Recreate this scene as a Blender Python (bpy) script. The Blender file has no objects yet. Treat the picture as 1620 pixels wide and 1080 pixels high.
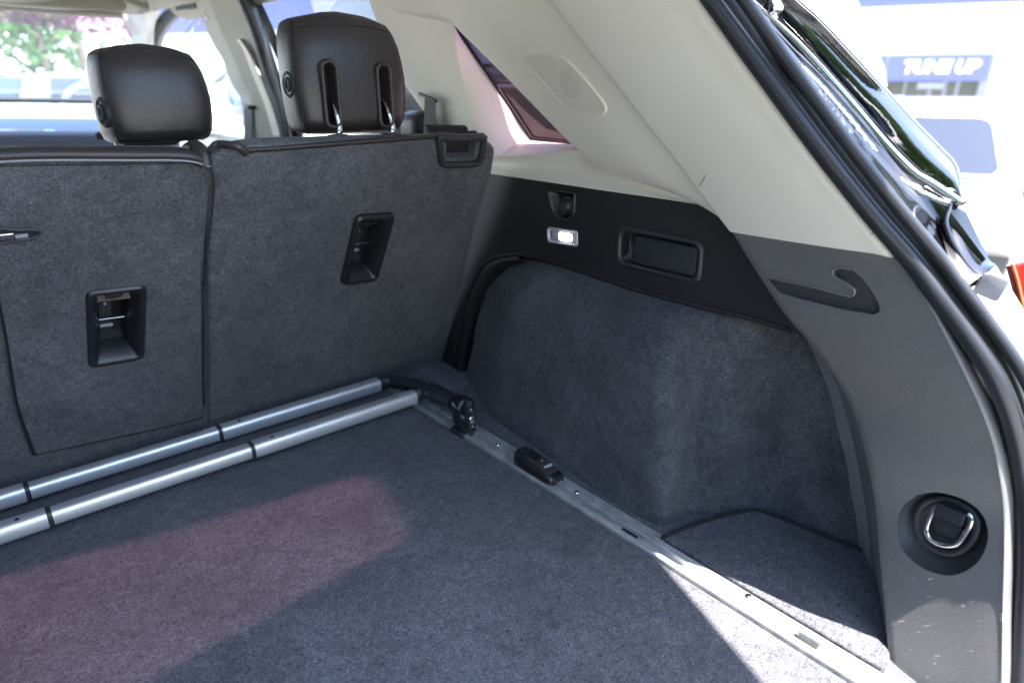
import bpy, bmesh, math, random
from mathutils import Vector, Matrix
random.seed(7)
sc = bpy.context.scene
COL = sc.collection
# ------------------------------------------------------------------ camera, world, sun
FPX, HZ = 1060.0, 405.0
pit = math.atan(HZ/FPX); yaw = math.atan(960*math.cos(pit)/FPX)
CAM = Vector((0, 0, .75))
FW = Vector((math.sin(yaw)*math.cos(pit), math.cos(yaw)*math.cos(pit), -math.sin(pit)))
RT = Vector((math.cos(yaw), -math.sin(yaw), 0)); UP = RT.cross(FW)
cd = bpy.data.cameras.new('camera'); cam = bpy.data.objects.new('camera', cd); COL.objects.link(cam)
cam.matrix_world = Matrix.Translation(CAM) @ Matrix((RT, UP, -FW)).transposed().to_4x4()
cd.sensor_width = 36; cd.lens = FPX/1620*36; cd.clip_start = .02; cd.clip_end = 800
cd.dof.use_dof = True; cd.dof.focus_distance = 1.15; cd.dof.aperture_fstop = 2.6
sc.camera = cam
SUNL = Vector((-.15, .35, -1)).normalized()          # the way the light travels
w = bpy.data.worlds.new('World'); sc.world = w; w.use_nodes = True
nt = w.node_tree; bg = nt.nodes['Background']
sky = nt.nodes.new('ShaderNodeTexSky'); sky.sky_type = 'NISHITA'; sky.sun_disc = False
sky.sun_elevation = math.asin(-SUNL.z); sky.sun_rotation = math.atan2(-SUNL.x, -SUNL.y)
nt.links.new(sky.outputs[0], bg.inputs[0]); bg.inputs[1].default_value = .15
sd = bpy.data.lights.new('sun', 'SUN'); sd.energy = 4.3; sd.angle = math.radians(.5); sd.color = (1, .96, .9)
so = bpy.data.objects.new('sun', sd); COL.objects.link(so)
so.rotation_euler = SUNL.to_track_quat('-Z', 'Y').to_euler()
sc.view_settings.view_transform = 'Standard'; sc.view_settings.look = 'None'
sc.view_settings.exposure = 3.05; sc.view_settings.gamma = 1
sc.render.engine = 'CYCLES'
sc.cycles.max_bounces = 10; sc.cycles.diffuse_bounces = 5; sc.cycles.transparent_max_bounces = 16; sc.cycles.caustics_reflective = False; sc.cycles.caustics_refractive = False

# ------------------------------------------------------------------ points measured against the photograph
def ray(x, y): return FW*FPX + RT*(x-810) + UP*(540-y)
def PP(x, y, n, d):
    r = ray(x, y); n = Vector(n); return CAM + r*((d-n.dot(CAM))/n.dot(r))
def PX(x, y, v): return PP(x, y, (1, 0, 0), v)
def PY(x, y, v): return PP(x, y, (0, 1, 0), v)
def PZ(x, y, v): return PP(x, y, (0, 0, 1), v)
def cx(lst): return [PX(*q) for q in lst]
V = Vector

# ------------------------------------------------------------------ materials
MATS = {}
def mat(name, col, rough=.5, metal=0., spec=.5, coat=0., bump=None, var=None, sheen=0, emis=None):
    """bump=(scale,strength,distance) ; var=(scale,colour2,lo,hi)"""
    m = bpy.data.materials.new(name); m.use_nodes = True; N = m.node_tree.nodes; L = m.node_tree.links
    b = N['Principled BSDF']; b.inputs['Base Color'].default_value = (*col, 1)
    b.inputs['Roughness'].default_value = rough; b.inputs['Metallic'].default_value = metal
    b.inputs['Specular IOR Level'].default_value = spec; b.inputs['Coat Weight'].default_value = coat
    b.inputs['Coat Roughness'].default_value = .04
    if sheen: b.inputs['Sheen Weight'].default_value = sheen; b.inputs['Sheen Roughness'].default_value = .5
    if emis:
        b.inputs['Emission Color'].default_value = (*emis[0], 1); b.inputs['Emission Strength'].default_value = emis[1]
    tc = N.new('ShaderNodeTexCoord')
    if bump:
        n = N.new('ShaderNodeTexNoise'); n.inputs['Scale'].default_value = bump[0]; n.inputs['Detail'].default_value = 3
        L.new(tc.outputs['Object'], n.inputs['Vector'])
        bp = N.new('ShaderNodeBump'); bp.inputs['Strength'].default_value = bump[1]; bp.inputs['Distance'].default_value = bump[2]
        L.new(n.outputs[0], bp.inputs['Height']); L.new(bp.outputs[0], b.inputs['Normal'])
    if var:
        n2 = N.new('ShaderNodeTexNoise'); n2.inputs['Scale'].default_value = var[0]; n2.inputs['Detail'].default_value = 5
        L.new(tc.outputs['Object'], n2.inputs['Vector'])
        r = N.new('ShaderNodeMapRange'); r.inputs['From Min'].default_value = var[2]; r.inputs['From Max'].default_value = var[3]
        L.new(n2.outputs[0], r.inputs['Value'])
        mx = N.new('ShaderNodeMix'); mx.data_type = 'RGBA'
        mx.inputs['A'].default_value = (*col, 1); mx.inputs['B'].default_value = (*var[1], 1)
        L.new(r.outputs[0], mx.inputs['Factor']); L.new(mx.outputs['Result'], b.inputs['Base Color'])
    MATS[name] = m; return m

def carpet(name, dark, light, fs=420., patch=(.8, 1.25)):
    m = bpy.data.materials.new(name); m.use_nodes = True; N = m.node_tree.nodes; L = m.node_tree.links
    b = N['Principled BSDF']; b.inputs['Roughness'].default_value = .95; b.inputs['Specular IOR Level'].default_value = .12
    b.inputs['Sheen Weight'].default_value = .12; b.inputs['Sheen Roughness'].default_value = .6
    tc = N.new('ShaderNodeTexCoord')
    def noise(s, det, dist=0., rough=.6):
        n = N.new('ShaderNodeTexNoise'); n.inputs['Scale'].default_value = s; n.inputs['Detail'].default_value = det
        n.inputs['Distortion'].default_value = dist; n.inputs['Roughness'].default_value = rough
        L.new(tc.outputs['Object'], n.inputs['Vector']); return n
    a = noise(fs, 3, 2.2, .7); c = noise(fs*3.1, 2, .5); d = noise(7, 4, .6)
    ad = N.new('ShaderNodeMath'); ad.operation = 'MULTIPLY_ADD'; ad.inputs[1].default_value = .55
    L.new(c.outputs[0], ad.inputs[0]); L.new(a.outputs[0], ad.inputs[2])
    r = N.new('ShaderNodeMapRange'); r.inputs['From Min'].default_value = .60; r.inputs['From Max'].default_value = 1.0
    L.new(ad.outputs[0], r.inputs['Value'])
    mx = N.new('ShaderNodeMix'); mx.data_type = 'RGBA'
    mx.inputs['A'].default_value = (*dark, 1); mx.inputs['B'].default_value = (*light, 1)
    L.new(r.outputs[0], mx.inputs['Factor'])
    r2 = N.new('ShaderNodeMapRange'); r2.inputs['From Min'].default_value = .3; r2.inputs['From Max'].default_value = .7
    r2.inputs['To Min'].default_value = patch[0]; r2.inputs['To Max'].default_value = patch[1]
    L.new(d.outputs[0], r2.inputs['Value'])
    sc2 = N.new('ShaderNodeVectorMath'); sc2.operation = 'SCALE'
    L.new(mx.outputs['Result'], sc2.inputs[0]); L.new(r2.outputs[0], sc2.inputs['Scale'])
    e2 = noise(38, 3, 1.2); r3 = N.new('ShaderNodeMapRange'); r3.inputs['From Min'].default_value = .32; r3.inputs['From Max'].default_value = .68
    r3.inputs['To Min'].default_value = .80; r3.inputs['To Max'].default_value = 1.22; L.new(e2.outputs[0], r3.inputs['Value'])
    sc3 = N.new('ShaderNodeVectorMath'); sc3.operation = 'SCALE'; L.new(sc2.outputs[0], sc3.inputs[0]); L.new(r3.outputs[0], sc3.inputs['Scale']); sc2 = sc3
    # loose fibres lying across the pile
    for fsc, fd_ in ((34, 3.6), (52, 4.4)):
        fb = noise(fsc, 2, fd_); fa = N.new('ShaderNodeMath'); fa.operation = 'SUBTRACT'; fa.inputs[1].default_value = .5; L.new(fb.outputs[0], fa.inputs[0])
        fa2 = N.new('ShaderNodeMath'); fa2.operation = 'ABSOLUTE'; L.new(fa.outputs[0], fa2.inputs[0])
        fr = N.new('ShaderNodeMapRange'); fr.inputs['From Min'].default_value = .0; fr.inputs['From Max'].default_value = .014
        fr.inputs['To Min'].default_value = 1.45; fr.inputs['To Max'].default_value = 1.0; L.new(fa2.outputs[0], fr.inputs['Value'])
        sc4 = N.new('ShaderNodeVectorMath'); sc4.operation = 'SCALE'; L.new(sc2.outputs[0], sc4.inputs[0]); L.new(fr.outputs[0], sc4.inputs['Scale']); sc2 = sc4
    # stray pale lint
    v = N.new('ShaderNodeTexVoronoi'); v.inputs['Scale'].default_value = 34
    L.new(tc.outputs['Object'], v.inputs['Vector'])
    lt = N.new('ShaderNodeMath'); lt.operation = 'LESS_THAN'; lt.inputs[1].default_value = .022
    L.new(v.outputs['Distance'], lt.inputs[0])
    mx2 = N.new('ShaderNodeMix'); mx2.data_type = 'RGBA'; mx2.inputs['B'].default_value = (.3, .3, .31, 1)
    L.new(lt.outputs[0], mx2.inputs['Factor']); L.new(sc2.outputs[0], mx2.inputs['A'])
    L.new(mx2.outputs['Result'], b.inputs['Base Color'])
    bp = N.new('ShaderNodeBump'); bp.inputs['Strength'].default_value = .8; bp.inputs['Distance'].default_value = .0022
    L.new(ad.outputs[0], bp.inputs['Height']); L.new(bp.outputs[0], b.inputs['Normal'])
    return m

def glass(name, tint, gloss=.08, rough=0.):
    m = bpy.data.materials.new(name); m.use_nodes = True; N = m.node_tree.nodes; L = m.node_tree.links
    N.remove(N['Principled BSDF']); out = N['Material Output']
    t = N.new('ShaderNodeBsdfTransparent'); t.inputs[0].default_value = (*tint, 1)
    g = N.new('ShaderNodeBsdfGlossy'); g.inputs['Roughness'].default_value = rough
    lw_ = N.new('ShaderNodeLayerWeight'); pw = N.new('ShaderNodeMath'); pw.operation = 'POWER'; pw.inputs[1].default_value = 4.5
    L.new(lw_.outputs['Facing'], pw.inputs[0]); f = N.new('ShaderNodeMath'); f.operation = 'MULTIPLY_ADD'; f.inputs[1].default_value = .9; f.inputs[2].default_value = .05
    L.new(pw.outputs[0], f.inputs[0])
    mx = N.new('ShaderNodeMixShader')
    L.new(f.outputs[0], mx.inputs[0]); L.new(t.outputs[0], mx.inputs[1]); L.new(g.outputs[0], mx.inputs[2])
    L.new(mx.outputs[0], out.inputs[0]); return m

def leather(name, col):
    m = mat(name, col, .40, spec=.5); N = m.node_tree.nodes; L = m.node_tree.links; b = N['Principled BSDF']
    tc = N.new('ShaderNodeTexCoord'); v = N.new('ShaderNodeTexVoronoi'); v.inputs['Scale'].default_value = 420
    n = N.new('ShaderNodeTexNoise'); n.inputs['Scale'].default_value = 25
    L.new(tc.outputs['Object'], v.inputs['Vector']); L.new(tc.outputs['Object'], n.inputs['Vector'])
    b1 = N.new('ShaderNodeBump'); b1.inputs['Strength'].default_value = .35; b1.inputs['Distance'].default_value = .0008
    b2 = N.new('ShaderNodeBump'); b2.inputs['Strength'].default_value = .25; b2.inputs['Distance'].default_value = .004
    L.new(n.outputs[0], b2.inputs['Height']); L.new(v.outputs['Distance'], b1.inputs['Height'])
    L.new(b2.outputs[0], b1.inputs['Normal']); L.new(b1.outputs[0], b.inputs['Normal']); return m

M_FLOOR = carpet('floor carpet', (.015, .015, .0195), (.160, .158, .180), 185)
M_SEATC = carpet('seat carpet', (.019, .0195, .0225), (.138, .139, .153), 225, (.75, 1.28))
M_ARCH = carpet('arch carpet', (.014, .015, .0185), (.122, .125, .146), 240, (.72, 1.35))
M_LEATH = leather('brown black leather', (.029, .0245, .024))
M_BLK = mat('black moulded plastic', (.026, .026, .029), .42, bump=(700, .35, .0008))
M_TRIM = mat('black grained trim', (.0145, .0142, .016), .5, spec=.45, bump=(900, .5, .0008), var=(6, (.019, .0185, .020), .35, .7))
M_PILL = mat('grained pillar trim', (.120, .119, .120), .36, spec=.8, bump=(620, .75, .0010), var=(5, (.150, .148, .145), .3, .7))
M_PILL.node_tree.nodes['Principled BSDF'].inputs['Coat Weight'].default_value = .35; M_PILL.node_tree.nodes['Principled BSDF'].inputs['Coat Roughness'].default_value = .38
def scratched():
    m = M_PILL; N = m.node_tree.nodes; L = m.node_tree.links; b = N['Principled BSDF']
    tc = N.new('ShaderNodeTexCoord')
    src = b.inputs['Base Color'].links[0].from_socket
    fac = None
    for rot, sc_ in ((.5, (210, 26, 18)), (1.9, (160, 22, 40)), (2.8, (240, 20, 14))):
        mp = N.new('ShaderNodeMapping'); mp.inputs['Rotation'].default_value = (rot, rot*.6, rot*1.3); mp.inputs['Scale'].default_value = sc_
        L.new(tc.outputs['Object'], mp.inputs['Vector'])
        n = N.new('ShaderNodeTexNoise'); n.inputs['Scale'].default_value = 1.6; n.inputs['Detail'].default_value = 4
        L.new(mp.outputs[0], n.inputs['Vector'])
        r = N.new('ShaderNodeMapRange'); r.inputs['From Min'].default_value = .69; r.inputs['From Max'].default_value = .74
        L.new(n.outputs[0], r.inputs['Value'])
        if fac is None: fac = r.outputs[0]
        else:
            mm = N.new('ShaderNodeMath'); mm.operation = 'MAXIMUM'; L.new(fac, mm.inputs[0]); L.new(r.outputs[0], mm.inputs[1]); fac = mm.outputs[0]
    # scuffs only low on the pillar, where cases are dragged in
    sp = N.new('ShaderNodeSeparateXYZ'); g = N.new('ShaderNodeNewGeometry'); L.new(g.outputs['Position'], sp.inputs[0])
    r = N.new('ShaderNodeMapRange'); r.inputs['From Min'].default_value = .26; r.inputs['From Max'].default_value = .12
    L.new(sp.outputs['Z'], r.inputs['Value'])
    mm = N.new('ShaderNodeMath'); mm.operation = 'MULTIPLY'; L.new(fac, mm.inputs[0]); L.new(r.outputs[0], mm.inputs[1])
    mx = N.new('ShaderNodeMix'); mx.data_type = 'RGBA'; mx.inputs['B'].default_value = (.42, .41, .40, 1)
    L.new(mm.outputs[0], mx.inputs['Factor']); L.new(src, mx.inputs['A']); L.new(mx.outputs['Result'], b.inputs['Base Color'])
scratched()
M_BEIGE = mat('beige pillar trim', (.74, .705, .63), .6, bump=(900, .25, .0006), var=(4, (.70, .66, .58), .4, .8))
M_HEAD = mat('beige headliner cloth', (.44, .42, .36), .9, bump=(1200, .3, .0006))
M_CHROME = mat('chrome', (.62, .62, .64), .14, 1)
M_STEEL = mat('bright steel', (.6, .6, .62), .22, 1)
M_ALU = mat('anodised aluminium', (.78, .79, .81), .42, .75, bump=(300, .08, .0004))
M_RAIL = mat('rail aluminium', (.66, .67, .68), .42, .6, bump=(300, .15, .0004), var=(30, (.42, .43, .43), .35, .7))
M_RUB = mat('rubber seal', (.020, .021, .026), .33, bump=(400, .1, .0005))
M_PAINT = mat('black gloss paint', (.006, .006, .008), .12, coat=1, bump=(14, .05, .002))
M_QUART = mat('black quarter glass', (.004, .004, .005), .03, spec=1., coat=1, bump=(90, .16, .0014))
M_QUART.node_tree.nodes['Principled BSDF'].inputs['IOR'].default_value = 1.8; M_QUART.node_tree.nodes['Principled BSDF'].inputs['Coat IOR'].default_value = 1.6
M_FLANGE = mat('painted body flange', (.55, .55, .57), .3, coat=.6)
M_GREYP = mat('grey rough plastic', (.24, .24, .26), .6, bump=(500, .5, .001))
M_RED = mat('red lamp plastic', (.42, .012, .008), .12, coat=1)
M_ORANGE = mat('amber lamp plastic', (.50, .09, .012), .15, coat=1)
M_LENS = mat('lit lamp lens', (.8, .78, .82), .25, emis=((1, .95, 1), 1.6))
M_LENSF = mat('clear lamp surround', (.42, .40, .48), .2, coat=.5)
M_DARK = mat('unlit cavity black', (.006, .006, .007), .7)
M_SATIN = mat('satin black plastic', (.014, .014, .016), .3, bump=(700, .2, .0006))
M_WHT = mat('white print', (.7, .7, .72), .5)
M_WINT = glass('purple privacy glass', (.44, .27, .32))
M_PRIV = glass('grey privacy glass', (.16, .17, .17))
M_GATEG = glass('rose tinted gate glass', (.066, .034, .043))
M_CLEAR = glass('clear window glass', (.86, .93, .92))
M_BAND = glass('rose shade band glass', (.62, .30, .50))
M_MATTE = mat('matte dark plastic', (.022, .024, .030), .65, spec=.3)
M_DASH = mat('grey dashboard', (.10, .11, .14), .55)
M_BELT = mat('black webbing', (.02, .02, .022), .6, bump=(500, .3, .001))

# ------------------------------------------------------------------ object helpers
WL = {}
def empty(name, loc, label, cat, group=None):
    o = bpy.data.objects.new(name, None); COL.objects.link(o); o.location = loc; o.empty_display_size = .1
    o['label'] = label; o['category'] = cat
    if group: o['group'] = group
    WL[o.name] = V(loc); return o
def tag(o, label=None, cat=None, group=None, kind=None):
    if label: o['label'] = label
    if cat: o['category'] = cat
    if group: o['group'] = group
    if kind: o['kind'] = kind
    return o
def mk(name, vs, fs, m, parent=None, smooth=True, label=None):
    vs = [V(v) for v in vs]
    lo = V((min(v[i] for v in vs) for i in range(3))); hi = V((max(v[i] for v in vs) for i in range(3))); c = (lo+hi)/2
    me = bpy.data.meshes.new(name); me.from_pydata([v-c for v in vs], [], fs); me.materials.append(m)
    bm = bmesh.new(); bm.from_mesh(me); bmesh.ops.remove_doubles(bm, verts=bm.verts, dist=1e-6)
    bmesh.ops.recalc_face_normals(bm, faces=bm.faces); bm.to_mesh(me); bm.free()
    if smooth:
        for p in me.polygons: p.use_smooth = True
    o = bpy.data.objects.new(name, me); COL.objects.link(o)
    pl = WL[parent.name] if parent else V((0, 0, 0))
    o.parent = parent; o.location = c-pl; WL[o.name] = c
    if label: o['label'] = label
    return o
def edge_split(o, ang=35):
    me = o.data; bm = bmesh.new(); bm.from_mesh(me)
    for e in bm.edges:
        e.smooth = len(e.link_faces) != 2 or e.calc_face_angle(0) < math.radians(ang)
    bm.to_mesh(me); bm.free(); return o
def bevel(o, wd, seg=3):
    md = o.modifiers.new('bevel', 'BEVEL'); md.width = wd; md.segments = seg; md.limit_method = 'ANGLE'
    md.angle_limit = math.radians(35); md.harden_normals = False; return o
def solid(o, t, off=-1):
    md = o.modifiers.new('solid', 'SOLIDIFY'); md.thickness = t; md.offset = off; return o
def cr(p, t):                                           # Catmull-Rom through a list
    n = len(p); x = t*(n-1); i = min(int(x), n-2); f = x-i
    a = p[i-1] if i > 0 else p[i]*2-p[i+1]; b = p[i]; c = p[i+1]; d = p[i+2] if i+2 < n else p[i+1]*2-p[i]
    return .5*((2*b)+(c-a)*f+(2*a-5*b+4*c-d)*f*f+(3*b-a-3*c+d)*f*f*f)
def resample(p, n):
    """arc-length resample of a smooth curve through p"""
    d = [cr(p, k/200) for k in range(201)]; L = [0]
    for k in range(200): L.append(L[-1]+(d[k+1]-d[k]).length)
    out = []; j = 0
    for k in range(n):
        s = L[-1]*k/(n-1)
        while j < 199 and L[j+1] < s: j += 1
        f = 0 if L[j+1] == L[j] else (s-L[j])/(L[j+1]-L[j]); out.append(d[j].lerp(d[j+1], min(max(f, 0), 1)))
    return out
def grid(name, rows, m, parent, smooth=True, label=None):
    nr, nc = len(rows), len(rows[0]); vs = [v for r in rows for v in r]
    fs = [(i*nc+j, i*nc+j+1, (i+1)*nc+j+1, (i+1)*nc+j) for i in range(nr-1) for j in range(nc-1)]
    return mk(name, vs, fs, m, parent, smooth, label)
def loft(name, curves, m, parent, nu=24, nv=16, across='smooth', thick=None, arc=True, label=None):
    """curves: point lists running along u; the surface runs smoothly (or straight) from curve to curve"""
    cs = [resample(c, nu) if arc else [cr(c, k/(nu-1)) for k in range(nu)] for c in curves]
    rows = []
    for k in range(nv):
        t = k/(nv-1)
        if across == 'smooth' and len(cs) > 2: rows.append([cr([c[j] for c in cs], t) for j in range(nu)])
        else:
            x = t*(len(cs)-1); i = min(int(x), len(cs)-2); rows.append([cs[i][j].lerp(cs[i+1][j], x-i) for j in range(nu)])
    o = grid(name, rows, m, parent, True, label)
    if thick: orient_to_cam(o); solid(o, thick)
    return o
def orient_to_cam(o, tgt=None):
    c = WL[o.name]; me = o.data; s = 0
    for p in me.polygons: s += p.normal.dot(((tgt or CAM)-c)-p.center)*p.area
    if s < 0: me.flip_normals()
def tube(name, path, r, m, parent, n=10, k=None, closed=False, label=None, caps=True, prof=None):
    p = path if (k is None) else resample(path, k)
    vs = []; fs = []; L = len(p); pn = None
    for i in range(L):
        t = (p[(i+1) % L]-p[i-1]) if closed else (p[min(i+1, L-1)]-p[max(i-1, 0)])
        t.normalize()
        if pn is None:
            pn = V((0, 0, 1)) if abs(t.z) < .9 else V((1, 0, 0))
        pn = (pn-t*pn.dot(t)).normalized(); b = t.cross(pn)
        ri = r[i] if isinstance(r, (list, tuple)) else r
        for j in range(n):
            a = 2*math.pi*j/n
            q = (math.cos(a), math.sin(a)) if not prof else prof(a)
            vs.append(p[i]+pn*q[0]*ri+b*q[1]*ri)
    for i in range(L if closed else L-1):
        for j in range(n):
            a = i*n+j; b_ = i*n+(j+1) % n; i2 = (i+1) % L
            fs.append((a, b_, i2*n+(j+1) % n, i2*n+j))
    if caps and not closed:
        fs.append(tuple(range(n))); fs.append(tuple((L-1)*n+j for j in range(n)))
    return edge_split(mk(name, vs, fs, m, parent, True, label), 50)
def box(name, c, s, m, parent, bev=0, axes=None, seg=3, label=None):
    ax = axes or (V((1, 0, 0)), V((0, 1, 0)), V((0, 0, 1))); c = V(c)
    vs = [c+ax[0]*(s[0]/2*i)+ax[1]*(s[1]/2*j)+ax[2]*(s[2]/2*k) for i in (-1, 1) for j in (-1, 1) for k in (-1, 1)]
    fs = [(0, 1, 3, 2), (4, 6, 7, 5), (0, 4, 5, 1), (2, 3, 7, 6), (0, 2, 6, 4), (1, 5, 7, 3)]
    o = mk(name, vs, fs, m, parent, bev > 0, label)
    if bev: bevel(o, bev, seg)
    return o
def prism(name, pts, ext, m, parent, bev=0, seg=3, label=None, smooth=True):
    pts = [V(p) for p in pts]; e = V(ext); n = len(pts)
    vs = pts+[p+e for p in pts]
    fs = [tuple(range(n)), tuple(range(2*n-1, n-1, -1))]+[(i, (i+1) % n, n+(i+1) % n, n+i) for i in range(n)]
    o = mk(name, vs, fs, m, parent, smooth, label)
    if bev: bevel(o, bev, seg)
    else: edge_split(o, 30)
    return o
def rings(name, loops, m, parent, cap=False, label=None, split=None):
    """loops: closed loops of the same length, joined one to the next"""
    n = len(loops[0]); vs = [v for l in loops for v in l]
    fs = [(i*n+j, i*n+(j+1) % n, (i+1)*n+(j+1) % n, (i+1)*n+j) for i in range(len(loops)-1) for j in range(n)]
    if cap: fs.append(tuple((len(loops)-1)*n+j for j in range(n)))
    o = mk(name, vs, fs, m, parent, True, label)
    return edge_split(o, split) if split else o
def rrect(o, u, v, w_, h, r, n=5, su=0., ex=0.):
    """rounded rectangle loop about o, sides along u and v; su shears"""
    out = []
    r = min(r, w_/2-1e-5, h/2-1e-5)
    for q, (sx, sy) in enumerate(((1, 1), (-1, 1), (-1, -1), (1, -1))):
        for k in range(n+1):
            a = math.pi/2*(q+k/n); x = sx*(w_/2-r)+r*math.cos(a); y = sy*(h/2-r)+r*math.sin(a)
            out.append(o+u*(x+su*y)+v*y)
    return out
def rpoly(pts, r, n=4):
    """round the corners of a polygon given as Vectors"""
    out = []; L = len(pts)
    for i in range(L):
        p = pts[i]; a = pts[i-1]-p; b = pts[(i+1) % L]-p
        ri = r[i] if isinstance(r, (list, tuple)) else r
        ra = min(ri, a.length*.45, b.length*.45)
        if ra < 1e-5: out.append(p); continue
        A = p+a.normalized()*ra; B = p+b.normalized()*ra
        for k in range(n+1):
            t = k/n; out.append(A*(1-t)**2+p*2*t*(1-t)+B*t*t)
    return out
def cut(o, loop, ext):
    """carve a straight-sided pocket out of o; the cutter does not stay in the scene"""
    n = len(loop); e = V(ext); vs = [p for p in loop]+[p+e for p in loop]
    fs = [tuple(range(n)), tuple(range(2*n-1, n-1, -1))]+[(i, (i+1) % n, n+(i+1) % n, n+i) for i in range(n)]
    c = mk('cutter', vs, fs, M_DARK); md = o.modifiers.new('cut', 'BOOLEAN'); md.operation = 'DIFFERENCE'; md.object = c; md.solver = 'EXACT'
    bpy.context.view_layer.update(); dg = bpy.context.evaluated_depsgraph_get()
    me = bpy.data.meshes.new_from_object(o.evaluated_get(dg)); old = o.data
    for mo in list(o.modifiers): o.modifiers.remove(mo)
    me.materials.clear(); me.materials.append(old.materials[0])
    for p in me.polygons: p.material_index = 0
    o.data = me; bpy.data.objects.remove(c)
    for p in me.polygons: p.use_smooth = True
    return edge_split(o, 35)

# ================================================================== THE CAR
car = empty('car', (.31, 1.9, -.72), 'dark suv seen into its open cargo bay, with beige pillars and black carpet', 'car')
WALL = 1.0
# ---- cargo floor
fl = prism('cargo_floor', [V((-.72, -.04, 0)), V((.787, -.04, 0)), V((.787, 1.53, 0)), V((-.72, 1.53, 0))], (0, 0, -.03), M_FLOOR, car, .006)
prism('floor_strip', [V((.842, .03, -.001)), V((1.02, .03, -.001)), V((1.06, 1.53, -.001)), V((.842, 1.53, -.001))], (0, 0, -.03), M_FLOOR, car, .004)
bay = [PZ(*q, .008) for q in ((1047, 848), (1120, 822), (1185, 806), (1205, 808), (1290, 842), (1380, 875), (1392, 905), (1402, 960), (1409, 1040), (1404, 1062), (1225, 955))]
prism('side_pocket_lid', rpoly(bay, .012), (0, 0, -.03), M_FLOOR, car, .006, 3)
tube('pocket_seam', [PZ(*q, .0095) for q in ((1047, 850), (1100, 829), (1150, 814), (1190, 807), (1205, 808), (1245, 823), (1290, 841), (1340, 861), (1382, 877))], .0035, M_DARK, car, 8, 40, label='dark gap round the side pocket lid')
box('floor_pan', (.31, .7, -.08), (1.7, 1.8, .08), M_DARK, car)
prism('sill_plate', [V((-.6, -.10, .004)), V((.95, -.10, .004)), V((.9, .06, .004)), V((-.6, .06, .004))], (0, 0, -.06), M_BLK, car, .01)
# ---- wheel arch carpet
cols = [
 [(738, 640, .98), (742, 580, .99), (752, 520, 1.0), (768, 465, 1.01), (800, 425, 1.02), (815, 400, 1.06)],
 [(762, 672, .925), (772, 600, .94), (782, 530, .955), (798, 465, .975), (822, 418, 1.01), (835, 395, 1.06)],
 [(780, 688, .90), (796, 600, .915), (808, 530, .93), (825, 470, .95), (850, 425, .995), (870, 398, 1.06)],
 [(860, 738, .875), (870, 660, .89), (880, 570, .905), (890, 492, .93), (925, 441, .995), (950, 412, 1.06)],
 [(960, 796, .863), (965, 700, .874), (975, 600, .886), (985, 515, .918), (1020, 466, .998), (1040, 440, 1.06)],
 [(1030, 838, .860), (1045, 740, .868), (1045, 640, .880), (1050, 550, .915), (1085, 484, .998), (1100, 460, 1.06)],
 [(1052, 846, .875), (1075, 745, .905), (1080, 650, .925), (1088, 560, .955), (1120, 492, 1.005), (1135, 468, 1.06)],
 [(1080, 838, .918), (1100, 750, .945), (1110, 655, .972), (1118, 570, .992), (1152, 498, 1.015), (1165, 475, 1.06)],
 [(1120, 825, .96), (1145, 745, .985), (1160, 660, 1.005), (1168, 580, 1.02), (1185, 506, 1.03), (1195, 485, 1.06)],
 [(1190, 808, 1.038), (1200, 740, 1.06), (1207, 660, 1.068), (1212, 590, 1.068), (1228, 520, 1.055), (1235, 495, 1.065)],
 [(1235, 820, 1.06), (1240, 750, 1.065), (1240, 670, 1.065), (1240, 590, 1.065), (1250, 525, 1.062), (1255, 500, 1.067)],
 [(1290, 843, 1.062), (1283, 760, 1.065), (1275, 680, 1.065), (1268, 600, 1.065), (1265, 535, 1.062), (1268, 510, 1.07)],
 [(1378, 884, 1.08), (1368, 800, 1.08), (1345, 700, 1.08), (1318, 620, 1.08), (1285, 545, 1.08), (1285, 515, 1.08)]]
cc = [resample(cx(c), 26) for c in cols]
rows = [[cr([c[j] for c in cc], k/47) for k in range(48)] for j in range(26)]
for j in range(26):                                      # hand-laid carpet is never quite even
    for k in range(48):
        p = rows[j][k]; rows[j][k] = p+V((.003*math.sin(j*.9+k*.31)+.002*math.sin(k*.7-j*.4), 0, 0))
rows.insert(0, [V((p.x-.004, p.y, -.02)) for p in rows[0]])
grid('wheel_arch_carpet', rows, M_ARCH, car)

# ---- black lower side trim
side = [PX(740, 268, WALL), PX(765, 272.5, WALL), PX(850, 285, WALL), PX(950, 300, WALL), PX(1050, 314.5, WALL), PX(1121, 325, WALL), PX(1170, 372, WALL-.01), PX(1240, 470, WALL), PX(1300, 545, WALL)]
low = [PX(1250, 523, WALL), PX(1185, 503, WALL), PX(1100, 483, WALL), PX(1000, 457, WALL), PX(925, 430, WALL), PX(860, 409, WALL), PX(815, 403, WALL), PX(775, 411, WALL), PX(755, 432, WALL), PX(740, 468, WALL), PX(727, 520, WALL), PX(715, 580, WALL), PX(706, 625, WALL), PX(650, 600, WALL)]
trim = prism('lower_side_trim', side+resample(low, 40), (.035, 0, 0), M_TRIM, car)
up_ = [V((p.x, p.y, p.z)) for p in resample(low, 60)]
# rolled lip where the trim meets the arch carpet
tube('trim_lip', resample([p+V((.001, 0, 0)) for p in low[:-1]], 60), .005, M_TRIM, car, 8, label='rolled lower edge of the black side trim')
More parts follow.
